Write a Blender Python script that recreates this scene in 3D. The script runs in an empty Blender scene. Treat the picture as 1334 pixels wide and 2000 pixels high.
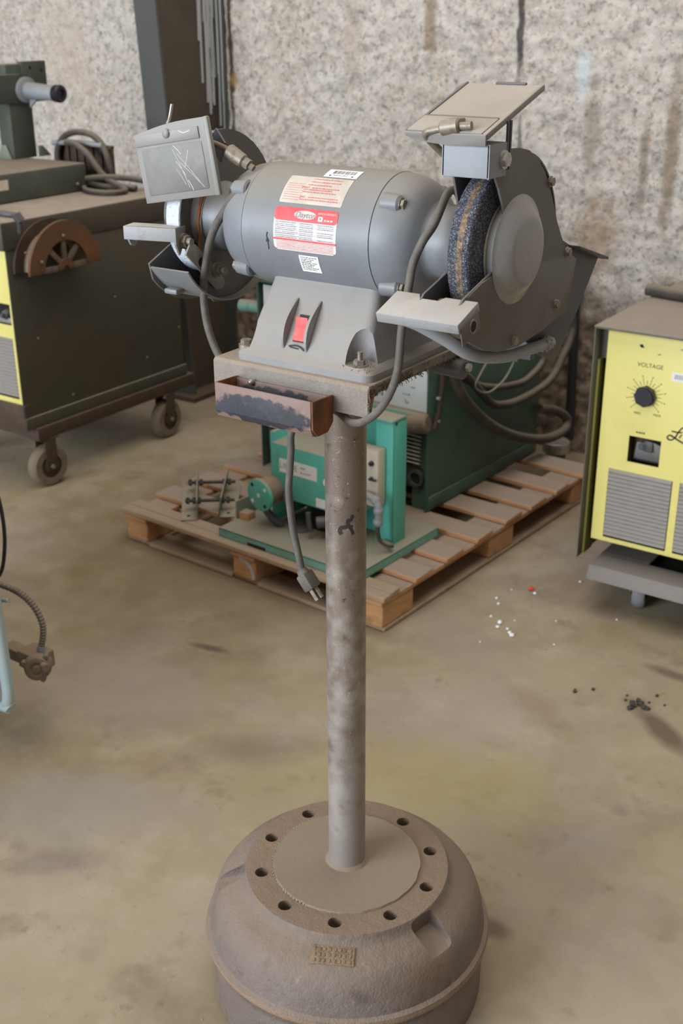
import bpy, bmesh, math, random
from mathutils import Vector, Matrix, Euler, noise
PI = math.pi
random.seed(7)
S = bpy.context.scene
COL = S.collection
R = math.radians

# ------------------------------------------------------------------ camera
cam = bpy.data.cameras.new('camera'); cam_o = bpy.data.objects.new('camera', cam); COL.objects.link(cam_o)
cam.sensor_fit = 'VERTICAL'; cam.sensor_height = 24.0; cam.lens = 27.36; cam.clip_start = .05
cam_o.matrix_world = (Matrix.Translation((.8801, -1.2862, 1.5436)) @ Matrix.Rotation(R(34.6), 4, 'Z')
                      @ Matrix.Rotation(R(90 - 23.351), 4, 'X') @ Matrix.Rotation(R(-.3039), 4, 'Z'))
cam.dof.use_dof = True; cam.dof.focus_distance = 1.52; cam.dof.aperture_fstop = 5.6
S.camera = cam_o

# ------------------------------------------------------------------ light
W = bpy.data.worlds.new('world'); S.world = W; W.use_nodes = True
bg = W.node_tree.nodes['Background']; bg.inputs[0].default_value = (1.0, .91, .78, 1); bg.inputs[1].default_value = .17

def area(name, loc, target, sx, sy, power, color):
    l = bpy.data.lights.new(name, 'AREA'); l.shape = 'RECTANGLE'; l.size = sx; l.size_y = sy
    l.energy = power; l.color = color
    o = bpy.data.objects.new(name, l); COL.objects.link(o); o.location = loc
    o.rotation_euler = (Vector(target) - Vector(loc)).to_track_quat('-Z', 'Y').to_euler()
    return o
# the open roller door behind the photographer, and the roof lights
area('door_daylight', (-2.6, -6.0, 2.3), (-.3, 1.5, .6), 4.6, 4.0, 530, (.86, .93, 1.0))
area('roof_light', (.0, .2, 5.2), (0.0, .8, 0), 3.0, 5.0, 118, (1.0, .95, .87))
S.view_settings.view_transform = 'Standard'; S.view_settings.look = 'None'
S.view_settings.exposure = 0.35; S.view_settings.gamma = 1.0
S.view_settings.use_curve_mapping = False

# ------------------------------------------------------------------ materials
def lin(c):
    return tuple(((v / 255) / 12.92 if v / 255 <= .04045 else ((v / 255 + .055) / 1.055) ** 2.4) for v in c) + (1,)

def M(name, base, rough=.6, metal=0.0, layers=(), bump=None, dust=None, rvar=0.0, spec=.5):
    """base: sRGB 0-255; layers: (colour, scale, detail, lo, hi, strength[, kind[, stretch]]); dust: (colour, amount)"""
    m = bpy.data.materials.new(name); m.use_nodes = True
    nt = m.node_tree; N = nt.nodes; L = nt.links
    b = N['Principled BSDF']
    b.inputs['Roughness'].default_value = rough; b.inputs['Metallic'].default_value = metal
    if 'Specular IOR Level' in b.inputs: b.inputs['Specular IOR Level'].default_value = spec
    tc = N.new('ShaderNodeTexCoord')
    def mapped(stretch):
        if not stretch: return tc.outputs['Object']
        mp = N.new('ShaderNodeMapping'); mp.inputs['Scale'].default_value = stretch
        L.new(tc.outputs['Object'], mp.inputs['Vector']); return mp.outputs['Vector']
    cur = None
    def mixin(fac, col):
        nonlocal cur
        mx = N.new('ShaderNodeMix'); mx.data_type = 'RGBA'
        if cur is None: mx.inputs[6].default_value = lin(base)
        else: L.new(cur, mx.inputs[6])
        mx.inputs[7].default_value = lin(col)
        L.new(fac, mx.inputs[0]); cur = mx.outputs[2]
    for i, ly in enumerate(layers):
        col, sc, det, lo, hi, st = ly[:6]
        kind = ly[6] if len(ly) > 6 else 'noise'; stretch = ly[7] if len(ly) > 7 else None
        if kind == 'voronoi':
            t = N.new('ShaderNodeTexVoronoi'); t.inputs['Scale'].default_value = sc; o = t.outputs['Distance']
        elif kind == 'cell':
            t = N.new('ShaderNodeTexVoronoi'); t.inputs['Scale'].default_value = sc
            sp = N.new('ShaderNodeSeparateColor'); L.new(t.outputs['Color'], sp.inputs[0]); o = sp.outputs[0]
        else:
            t = N.new('ShaderNodeTexNoise'); t.inputs['Scale'].default_value = sc; t.inputs['Detail'].default_value = det
            t.inputs['Roughness'].default_value = .6; o = t.outputs['Fac']
        v = mapped(stretch)
        of = N.new('ShaderNodeVectorMath'); of.operation = 'ADD'; of.inputs[1].default_value = (i * 3.7, i * 1.9, i * 5.3)
        L.new(v, of.inputs[0]); L.new(of.outputs[0], t.inputs['Vector'])
        mr = N.new('ShaderNodeMapRange'); mr.inputs[1].default_value = lo; mr.inputs[2].default_value = hi; mr.inputs[4].default_value = st
        L.new(o, mr.inputs[0]); mixin(mr.outputs[0], col)
    if dust:
        g = N.new('ShaderNodeNewGeometry'); sx = N.new('ShaderNodeSeparateXYZ'); L.new(g.outputs['Normal'], sx.inputs[0])
        mr = N.new('ShaderNodeMapRange'); mr.inputs[1].default_value = .15; mr.inputs[2].default_value = .95; mr.inputs[4].default_value = dust[1]
        L.new(sx.outputs['Z'], mr.inputs[0])
        t = N.new('ShaderNodeTexNoise'); t.inputs['Scale'].default_value = 14; t.inputs['Detail'].default_value = 5
        L.new(tc.outputs['Object'], t.inputs['Vector'])
        m2 = N.new('ShaderNodeMapRange'); m2.inputs[1].default_value = .25; m2.inputs[2].default_value = .6; m2.inputs[3].default_value = .78
        L.new(t.outputs['Fac'], m2.inputs[0])
        mm = N.new('ShaderNodeMath'); mm.operation = 'MULTIPLY'; L.new(mr.outputs[0], mm.inputs[0]); L.new(m2.outputs[0], mm.inputs[1])
        mixin(mm.outputs[0], dust[0])
        rr = N.new('ShaderNodeMapRange'); rr.inputs[3].default_value = rough; rr.inputs[4].default_value = max(rough, .9)
        L.new(mm.outputs[0], rr.inputs[0]); L.new(rr.outputs[0], b.inputs['Roughness'])
        if metal > 0:
            rm = N.new('ShaderNodeMapRange'); rm.inputs[3].default_value = metal; rm.inputs[4].default_value = 0
            L.new(mm.outputs[0], rm.inputs[0]); L.new(rm.outputs[0], b.inputs['Metallic'])
    if cur is None: b.inputs['Base Color'].default_value = lin(base)
    else: L.new(cur, b.inputs['Base Color'])
    if bump:
        for k, (sc, st, det) in enumerate(bump if isinstance(bump[0], tuple) else (bump,)):
            t = N.new('ShaderNodeTexNoise'); t.inputs['Scale'].default_value = sc; t.inputs['Detail'].default_value = det
            L.new(tc.outputs['Object'], t.inputs['Vector'])
            bp = N.new('ShaderNodeBump'); bp.inputs['Strength'].default_value = st; bp.inputs['Distance'].default_value = .004
            L.new(t.outputs['Fac'], bp.inputs['Height'])
            if k: L.new(prev, bp.inputs['Normal'])
            prev = bp.outputs[0]
        L.new(prev, b.inputs['Normal'])
    return m

DUST = (150, 139, 126)
MT = {}
MT['floor'] = M('concrete_floor', (168, 155, 133), .62, 0, [
    ((146, 132, 96), 1.3, 4, .42, .66, .75), ((158, 148, 144), 1.7, 5, .48, .66, .75), ((126, 114, 98), 3.6, 7, .52, .72, .7), ((158, 140, 126), 2.6, 6, .50, .64, .7),
    ((178, 166, 148), 9, 8, .50, .74, .65), ((112, 101, 86), 6.5, 9, .60, .72, .55), ((140, 112, 88), 2.2, 6, .60, .74, .45),
    ((92, 84, 72), 26, 9, .64, .74, .45), ((150, 138, 118), 160, 2, .45, .75, .30)], bump=((90, .06, 6), (9, .10, 4)), spec=.35)
MT['wall'] = M('sprayed_wall', (204, 196, 187), .95, 0, [
    ((186, 168, 152), 2.6, 4, .44, .68, .65), ((150, 143, 137), 30, 4, .47, .64, .62), ((214, 209, 205), 26, 4, .50, .66, .7), ((128, 119, 111), 52, 4, .54, .66, .68),
    ((190, 152, 124), 13, 6, .58, .74, .50), ((98, 88, 80), 38, 5, .62, .70, .62), ((224, 222, 222), 60, 3, .56, .70, .5)],
    bump=((62, 1.0, 6), (170, .5, 5)), spec=.1)
MT['stain'] = M('wall_stain', (150, 128, 106), .95)
MT['grey'] = M('grey_enamel', (118, 122, 128), .42, .0, [((138, 138, 140), 5, 7, .50, .70, .5), ((112, 106, 98), 6, 7, .58, .74, .4), ((132, 137, 146), 9, 4, .45, .65, .6), ((104, 102, 98), 20, 6, .55, .75, .5), ((140, 134, 124), 40, 8, .62, .75, .35)],
               bump=(180, .05, 3), dust=((139, 133, 124), .95))
MT['grey_guard'] = M('grey_guard_paint', (99, 97, 95), .5, .1, [((112, 112, 114), 10, 5, .45, .68, .5), ((94, 82, 70), 15, 6, .52, .7, .55), ((128, 120, 110), 46, 8, .62, .76, .3)],
                     bump=(140, .08, 4), dust=(DUST, .75))
MT['dark_steel'] = M('dark_sheet_steel', (84, 86, 94), .48, .2, [((88, 86, 86), 14, 6, .45, .7, .6), ((96, 92, 88), 50, 8, .6, .75, .4)], bump=(90, .06, 4), dust=(DUST, .4))
MT['cast_base'] = M('grey_cast_base', (138, 137, 138), .55, .0, [((150, 150, 154), 8, 4, .45, .65, .5), ((122, 116, 108), 16, 7, .54, .74, .55)],
                    bump=(160, .08, 4), dust=((156, 147, 136), .9))
MT['alu'] = M('bare_cast_metal', (150, 152, 156), .6, .1, [((128, 118, 106), 34, 8, .56, .72, .7), ((150, 146, 140), 22, 6, .48, .7, .6), ((120, 112, 104), 60, 8, .6, .72, .45)], bump=(220, .12, 4), dust=((184, 177, 168), .82))
MT['arm_grey'] = M('dull_grey_bracket', (132, 128, 122), .6, .15, [((110, 102, 94), 40, 6, .5, .7, .6)], dust=((150, 140, 128), .7))
MT['spoke'] = M('spoke_casting', (108, 92, 80), .8, .1, [((84, 66, 54), 40, 6, .5, .7, .7)])
MT['bright'] = M('bright_steel', (186, 184, 180), .35, .8, [((130, 122, 112), 60, 6, .5, .7, .6)], dust=(DUST, .5))
MT['bolt'] = M('dull_bolt_steel', (146, 138, 126), .5, .5, [((104, 92, 80), 120, 5, .5, .65, .7)], dust=(DUST, .6))
MT['chrome'] = M('polished_flange', (226, 220, 210), .28, .25)
MT['hub'] = M('worn_hub_paint', (150, 150, 152), .32, .15, [((150, 150, 152), 30, 6, .52, .66, .6), ((100, 92, 84), 16, 5, .55, .7, .5), ((190, 190, 190), 90, 8, .66, .72, .5)], bump=(120, .06, 3), dust=(DUST, .5))
MT['wheel'] = M('silicon_carbide_wheel', (86, 90, 104), .85, 0, [((40, 42, 50), 900, 1, .35, .65, .95, 'cell'), ((150, 152, 160), 800, 1, .80, .9, .8, 'cell'), ((96, 88, 80), 30, 5, .55, .75, .5)], bump=(700, .7, 2))
MT['wheel_band'] = M('brass_loaded_wheel_band', (136, 112, 86), .8, 0, [((170, 146, 114), 140, 4, .5, .68, .8), ((66, 64, 70), 170, 4, .46, .60, .85), ((84, 76, 72), 400, 2, .5, .68, .8)], bump=(500, .5, 2))
MT['white_wheel'] = M('white_oxide_wheel', (206, 214, 226), .9, 0, [((160, 168, 182), 300, 3, .5, .7, .7)], bump=(500, .4, 2))
MT['wheel_side'] = M('shaded_wheel_side', (74, 70, 68), .9, 0, [((100, 92, 84), 30, 6, .5, .7, .6)], bump=(300, .3, 3))  # shade on the white wheel's side face, painted into the colour
MT['rust_edge'] = M('rust_orange', (142, 84, 44), .85, 0, [((104, 62, 40), 60, 5, .45, .65, .8)], bump=(90, .2, 4))
MT['shield'] = M('dusty_clear_shield', (114, 113, 112), .5, .0, [((134, 130, 126), 22, 6, .46, .68, .7), ((172, 168, 162), 9, 4, .5, .7, .5)], dust=((170, 160, 148), .95))
MT['shield_frame'] = M('shield_frame_metal', (136, 134, 132), .48, .05, [((140, 134, 128), 40, 6, .5, .7, .5)], dust=((168, 158, 146), .95))
MT['scratch'] = M('scratch_white', (206, 204, 200), .7)
MT['galv'] = M('galvanised_box', (148, 153, 160), .6, .1, [((136, 140, 146), 24, 4, .45, .65, .6), ((120, 112, 104), 70, 6, .62, .74, .4)], dust=((150, 141, 130), .8))
MT['cable'] = M('grey_rubber_cord', (92, 88, 84), .7, 0, [((118, 110, 102), 60, 6, .5, .7, .6), ((70, 66, 62), 40, 5, .55, .7, .6)], bump=(200, .1, 3), dust=((138, 128, 116), .6))
MT['cable_dark'] = M('dark_rubber_cable', (66, 60, 54), .75, 0, [((104, 94, 82), 20, 5, .5, .7, .5)], dust=((140, 128, 112), .85))
MT['red'] = M('red_switch', (226, 62, 64), .45, 0, [((214, 110, 104), 90, 3, .55, .75, .6)], dust=((214, 160, 140), .5))
MT['ink'] = M('black_ink', (48, 46, 48), .7)
MT['label_white'] = M('label_white', (216, 212, 210), .5, 0, [((192, 184, 176), 40, 5, .5, .7, .6)])
MT['label_cream'] = M('label_cream', (202, 192, 180), .5, 0, [((178, 168, 158), 30, 5, .45, .65, .7)])
MT['label_red'] = M('label_red', (222, 72, 78), .5, 0, [((206, 130, 126), 26, 5, .5, .72, .7)])
MT['label_red_ink'] = M('label_red_ink', (208, 96, 96), .6)
MT['sticker'] = M('sticker_white', (240, 240, 240), .5)
MT['grey_ink'] = M('grey_ink', (128, 128, 140), .6)
MT['plate_steel'] = M('dusty_table_steel', (140, 132, 124), .8, .05, [((116, 104, 92), 18, 7, .5, .7, .7), ((164, 158, 150), 40, 7, .55, .72, .5), ((96, 84, 74), 120, 6, .62, .74, .5)],
                      bump=((160, .3, 6), (500, .3, 3)), dust=((158, 141, 122), .95))
MT['tray'] = M('rusty_tray_steel', (48, 49, 58), .6, .1, [((72, 72, 82), 16, 6, .45, .66, .6), ((126, 86, 66), 10, 8, .62, .69, .8), ((150, 132, 122), 60, 7, .66, .74, .5)], bump=(90, .25, 7))
MT['tray_rust'] = M('rust_plate', (122, 74, 42), .85, 0, [((82, 54, 38), 18, 8, .46, .62, .85), ((160, 96, 52), 26, 7, .55, .70, .7), ((126, 104, 90), 20, 6, .60, .72, .6)], bump=(80, .35, 7))
MT['dirt'] = M('tray_sludge', (112, 78, 46), .95, 0, [((84, 54, 32), 60, 8, .45, .65, .8), ((140, 116, 84), 120, 6, .58, .7, .6)], bump=(160, .9, 7))
MT['pipe'] = M('bare_pipe_steel', (134, 121, 111), .46, .38, [
    ((112, 98, 88), 4, 6, .44, .62, .8, 'noise', (1, 1, .5)), ((170, 165, 160), 5, 7, .54, .70, .6, 'noise', (2, 2, .35)),
    ((72, 62, 56), 46, 8, .62, .70, .7), ((190, 184, 176), 150, 4, .64, .71, .75), ((58, 50, 46), 130, 5, .64, .70, .7), ((112, 82, 72), 24, 7, .64, .74, .5)], bump=((90, .12, 6), (400, .1, 3)))
MT['drum'] = M('cast_iron_drum', (116, 104, 98), .66, .18, [
    ((134, 124, 120), 5, 6, .45, .66, .7), ((98, 84, 76), 8, 7, .52, .70, .6), ((136, 104, 76), 7, 7, .60, .74, .5), ((74, 66, 64), 24, 8, .60, .72, .5), ((80, 72, 68), 70, 8, .60, .70, .55), ((162, 152, 146), 36, 9, .63, .72, .5)],
    bump=((60, .45, 8), (260, .35, 4)), dust=((146, 127, 110), .62))
MT['drum_dark'] = M('hole_iron', (62, 54, 48), .8)
MT['weld_disc'] = M('dusty_disc', (134, 120, 106), .85, 0, [((118, 104, 92), 20, 7, .5, .7, .5)], bump=(120, .15, 5), dust=((146, 130, 112), .8))
MT['rust_ring'] = M('rusty_flange', (134, 108, 86), .8, .05, [((150, 112, 76), 9, 7, .5, .66, .7), ((116, 100, 88), 22, 7, .5, .7, .5)], bump=(90, .2, 6), dust=((146, 124, 102), .6))
MT['cast_tag'] = M('yellowish_cast_tag', (136, 116, 92), .85, 0, [((112, 92, 70), 60, 6, .5, .64, .8)], bump=(150, .8, 4))
MT['wood'] = M('pallet_wood', (196, 146, 104), .8, 0, [((172, 122, 80), 6, 5, .45, .68, .7, 'noise', (1.2, 9, 9)), ((148, 104, 70), 10, 6, .58, .72, .6, 'noise', (1, 14, 14)), ((206, 170, 134), 5, 5, .55, .7, .5)], bump=(60, .12, 5), dust=((152, 138, 126), .97))
MT['wood_front'] = M('pallet_wood_weathered', (178, 150, 126), .85, 0, [((150, 120, 94), 6, 6, .45, .68, .7, 'noise', (1, 9, 9)), ((128, 100, 78), 12, 7, .58, .72, .6), ((196, 176, 156), 8, 5, .55, .7, .5)], bump=(60, .15, 6), dust=((156, 138, 118), .9))
MT['wood_block'] = M('pallet_block', (196, 150, 104), .85, 0, [((170, 122, 82), 14, 5, .45, .65, .7, 'noise', (1, 1, 4)), ((134, 98, 70), 26, 6, .60, .72, .6)], bump=(70, .12, 5), dust=(DUST, .7))
MT['yellow'] = M('yellow_panel', (234, 224, 136), .42, 0, [((222, 208, 120), 6, 4, .5, .7, .6), ((186, 170, 104), 40, 8, .68, .76, .5)], dust=((160, 148, 120), .7))
MT['olive'] = M('olive_case', (70, 70, 58), .55, 0, [((82, 68, 58), 3, 5, .45, .62, .75), ((62, 50, 42), 10, 6, .56, .72, .5), ((140, 134, 120), 90, 5, .74, .78, .6)], bump=(80, .05, 3), dust=((176, 161, 146), .98))
MT['feeder'] = M('grey_green_case', (72, 78, 70), .55, 0, [((88, 92, 82), 7, 5, .5, .7, .5), ((60, 58, 50), 10, 6, .56, .72, .5)], bump=(80, .05, 3), dust=((158, 143, 128), .96))
MT['flange_shaded'] = M('shaded_yellow_edge', (124, 122, 58), .6, 0, [((92, 92, 52), 12, 5, .5, .7, .6)])  # yellow flange strip with its shade put into the olive colour
MT['olive_grey'] = M('grey_olive_case', (98, 98, 90), .55, 0, [((116, 112, 102), 12, 5, .5, .7, .5)], dust=((150, 137, 124), .96))
MT['dkgreen'] = M('dark_green_case', (76, 104, 92), .5, 0, [((82, 118, 96), 5, 5, .48, .68, .5), ((58, 78, 64), 9, 6, .55, .7, .6), ((84, 70, 54), 24, 7, .66, .76, .5)], bump=(90, .05, 3), dust=((128, 120, 104), .8))
MT['teal'] = M('teal_paint', (92, 186, 172), .45, 0, [((118, 214, 202), 6, 4, .5, .7, .5), ((70, 136, 122), 14, 6, .62, .76, .55)], dust=((158, 140, 126), .95))
MT['teal_dark'] = M('green_base_paint', (120, 172, 160), .55, 0, [((120, 150, 138), 10, 6, .5, .7, .6), ((80, 104, 92), 22, 6, .58, .72, .6)], dust=((152, 138, 122), .95))
MT['cream'] = M('cream_panel', (206, 196, 180), .6, 0, [((176, 164, 148), 20, 6, .52, .72, .6)], dust=((160, 144, 128), .8))
MT['white_panel'] = M('white_control_panel', (232, 236, 240), .45, 0, [((196, 200, 206), 16, 6, .58, .74, .6)])
MT['vent'] = M('grey_louvre', (150, 148, 146), .5, .25, [((126, 122, 116), 30, 5, .5, .7, .5)], dust=(DUST, .7))
MT['black'] = M('black_plastic', (30, 31, 38), .4)
MT['void'] = M('inner_darkness', (34, 30, 27), .9)
MT['col'] = M('column_paint', (82, 84, 82), .5, .1, [((80, 82, 80), 8, 5, .5, .7, .5)], dust=(DUST, .3))
MT['col_web'] = M('column_web_paint', (84, 74, 62), .6, .05, [((70, 60, 48), 5, 6, .45, .68, .7), ((108, 104, 98), 14, 5, .64, .76, .6)], bump=(40, .08, 4))
MT['spatter'] = M('white_overspray', (184, 186, 190), .8)
MT['rust'] = M('rusted_casting', (104, 72, 50), .8, .1, [((122, 78, 40), 8, 6, .50, .68, .7), ((88, 64, 52), 18, 7, .52, .7, .7)], bump=(80, .2, 6), dust=((130, 112, 98), .6))
MT['frame_rust'] = M('brown_frame_steel', (74, 60, 50), .7, .2, [((96, 76, 60), 16, 6, .5, .7, .6)], dust=((120, 104, 88), .7))
MT['rubber'] = M('caster_tyre', (118, 106, 90), .85, 0, [((92, 82, 70), 30, 5, .5, .7, .6)], bump=(100, .1, 4))
MT['rubber_grey'] = M('grey_caster_tyre', (134, 134, 140), .8, 0, [((110, 106, 104), 30, 5, .5, .7, .6)])
MT['rod_green'] = M('grey_green_plate', (120, 132, 118), .6, .2, [((146, 136, 110), 16, 5, .5, .7, .5)], dust=((164, 150, 132), .8))
MT['thread'] = M('oily_threaded_rod', (62, 58, 54), .5, .5, [((110, 104, 96), 160, 3, .55, .68, .7)])
MT['lightblue'] = M('pale_blue_paint', (168, 186, 190), .45, 0, [((140, 160, 164), 20, 6, .55, .72, .5)], dust=(DUST, .7))
MT['panel_grey'] = M('grey_sheet', (128, 122, 118), .6, 0, [((110, 104, 100), 10, 5, .5, .7, .5)])
MT['flex'] = M('flexible_metal_conduit', (130, 124, 118), .45, .5, [((96, 86, 78), 30, 5, .5, .7, .6)], dust=((140, 124, 104), .6))
MT['dusty_metal'] = M('dust_caked_metal', (122, 108, 94), .8, .1, [((150, 140, 128), 30, 5, .5, .68, .7), ((92, 80, 66), 24, 6, .56, .7, .6)], dust=((150, 130, 108), .85))
MT['foam_white'] = M('white_crumb', (236, 238, 242), .8)
MT['grit'] = M('pale_grit', (188, 178, 164), .9)
MT['red_bit'] = M('orange_red_scrap', (222, 84, 56), .6)
MT['black_bit'] = M('dark_grit', (64, 60, 60), .8)
MT['conduit'] = M('black_conduit', (44, 46, 50), .6)
MT['fuzz'] = M('grinding_fuzz', (112, 96, 82), .95)

def overlay(mat, col, build, strength=1.0, nscale=9.0, namt=.6, lo=1.0, hi=.6):
    """mix col over a material where a mask field (built from object coordinates, roughened by noise) falls below lo"""
    nt = mat.node_tree; N = nt.nodes; L = nt.links; b = N['Principled BSDF']
    tc = N.new('ShaderNodeTexCoord'); fld = build(N, L, tc.outputs['Object'])
    t = N.new('ShaderNodeTexNoise'); t.inputs['Scale'].default_value = nscale; t.inputs['Detail'].default_value = 7; L.new(tc.outputs['Object'], t.inputs['Vector'])
    a = N.new('ShaderNodeMath'); a.operation = 'MULTIPLY_ADD'; a.inputs[1].default_value = namt * 2; L.new(t.outputs['Fac'], a.inputs[0])
    c = N.new('ShaderNodeMath'); c.operation = 'SUBTRACT'; c.inputs[1].default_value = namt; L.new(fld, c.inputs[0]); L.new(c.outputs[0], a.inputs[2])
    mr = N.new('ShaderNodeMapRange'); mr.inputs[1].default_value = lo; mr.inputs[2].default_value = hi; mr.inputs[4].default_value = strength; L.new(a.outputs[0], mr.inputs[0])
    mx = N.new('ShaderNodeMix'); mx.data_type = 'RGBA'; L.new(mr.outputs[0], mx.inputs[0]); mx.inputs[7].default_value = lin(col)
    inp = b.inputs['Base Color']
    if inp.links: L.new(inp.links[0].from_socket, mx.inputs[6])
    else: mx.inputs[6].default_value = inp.default_value
    L.new(mx.outputs[2], inp)
def ell(cx, cy, rx, ry, rot=0, plane='xy'):
    def f(N, L, vec):
        mp = N.new('ShaderNodeMapping'); mp.vector_type = 'TEXTURE'
        c, r, sc = ((cx, cy, 0), (0, 0, R(rot)), (rx, ry, 1e6)) if plane == 'xy' else ((cx, 0, cy), (0, 0, 0), (rx, 1e6, ry))
        mp.inputs['Location'].default_value = c; mp.inputs['Rotation'].default_value = r; mp.inputs['Scale'].default_value = sc
        L.new(vec, mp.inputs['Vector']); ln = N.new('ShaderNodeVectorMath'); ln.operation = 'LENGTH'; L.new(mp.outputs[0], ln.inputs[0]); return ln.outputs['Value']
    return f
def zfield(z0, z1):
    def f(N, L, vec):
        sp = N.new('ShaderNodeSeparateXYZ'); L.new(vec, sp.inputs[0]); mr = N.new('ShaderNodeMapRange'); mr.clamp = False
        mr.inputs[1].default_value = z0; mr.inputs[2].default_value = z1; L.new(sp.outputs['Z'], mr.inputs[0]); return mr.outputs[0]
    return f
# spills and scuffs on the concrete; the first two mix dirt with painted shade
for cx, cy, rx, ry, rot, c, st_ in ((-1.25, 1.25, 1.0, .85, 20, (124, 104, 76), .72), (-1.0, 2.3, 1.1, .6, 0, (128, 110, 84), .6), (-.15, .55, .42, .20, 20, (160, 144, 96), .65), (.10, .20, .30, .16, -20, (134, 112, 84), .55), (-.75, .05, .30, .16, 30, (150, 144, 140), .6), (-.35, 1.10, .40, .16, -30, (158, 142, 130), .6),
                                    (.19, 1.02, .16, .040, -35, (92, 78, 68), .8), (.13, 1.27, .10, .028, -5, (96, 82, 72), .7), (-.93, .72, .07, .020, 10, (88, 78, 66), .8), (.16, .23, .05, .03, 0, (84, 72, 60), .7),
                                    (-1.0, .45, .35, .2, 0, (160, 148, 140), .5), (-.55, .42, .18, .08, 35, (122, 110, 94), .6), (-.1, .95, .2, .05, -30, (142, 122, 100), .5), (-.64, -.1, .12, .05, 40, (118, 108, 104), .5)):
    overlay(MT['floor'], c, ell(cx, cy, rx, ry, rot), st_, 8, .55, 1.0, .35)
for cx, cz, rx, rz, c, st_ in ((-1.065, 1.50, .012, .26, (58, 56, 60), .85), (-1.045, 1.12, .016, .10, (84, 82, 84), .7), (-1.42, 1.50, .030, .16, (142, 122, 100), .7), (-.49, 1.10, .030, .34, (138, 118, 98), .7), (-.775, 1.15, .035, .2, (146, 134, 120), .6),
                                (-.82, 1.33, .03, .10, (206, 216, 220), .7), (-.73, .80, .10, .16, (158, 128, 98), .6), (-.58, 1.05, .020, .2, (120, 104, 90), .6), (-1.75, 1.45, .05, .3, (170, 152, 134), .4), (-3.3, 1.40, .2, .3, (196, 178, 162), .4), (-2.345, 1.40, .014, .55, (74, 58, 48), .95), (-2.335, 1.28, .02, .03, (176, 144, 74), .7)):
    overlay(MT['wall'], c, ell(cx, cz, rx, rz, 0, 'xz'), st_, 22, .65, 1.05, .45)
# trough: blue-black paint surviving in the middle, scuffed pinkish and rusty rims
def outside(f):
    def g_(N, L, v):
        m = N.new('ShaderNodeMath'); m.operation = 'SUBTRACT'; m.inputs[0].default_value = 2.0; L.new(f(N, L, v), m.inputs[1]); return m.outputs[0]
    return g_
overlay(MT['tray'], (136, 112, 104), outside(ell(-.018, 1.0655, .080, .0205, 0, 'xz')), .9, 60, .55, 1.12, .98)
overlay(MT['drum'], (140, 116, 92), ell(0, 0, .168, .168), .55, 14, .12, 1.0, .97)
def zband(z0, h):
    def f(N, L, vec):
        sp = N.new('ShaderNodeSeparateXYZ'); L.new(vec, sp.inputs[0]); s_ = N.new('ShaderNodeMath'); s_.operation = 'SUBTRACT'; s_.inputs[1].default_value = z0; L.new(sp.outputs['Z'], s_.inputs[0])
        a_ = N.new('ShaderNodeMath'); a_.operation = 'ABSOLUTE'; L.new(s_.outputs[0], a_.inputs[0]); d_ = N.new('ShaderNodeMath'); d_.operation = 'DIVIDE'; d_.inputs[1].default_value = h; L.new(a_.outputs[0], d_.inputs[0]); return d_.outputs[0]
    return f
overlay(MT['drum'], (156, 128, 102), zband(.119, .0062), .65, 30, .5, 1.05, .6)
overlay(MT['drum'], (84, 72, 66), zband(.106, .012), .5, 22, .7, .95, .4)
overlay(MT['pipe'], (184, 180, 176), zfield(.10, .80), .80, 34, .9, 1.0, .35)
overlay(MT['pipe'], (92, 78, 68), zfield(.40, 1.2), .30, 15, 1.2, .45, -.1)

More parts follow.
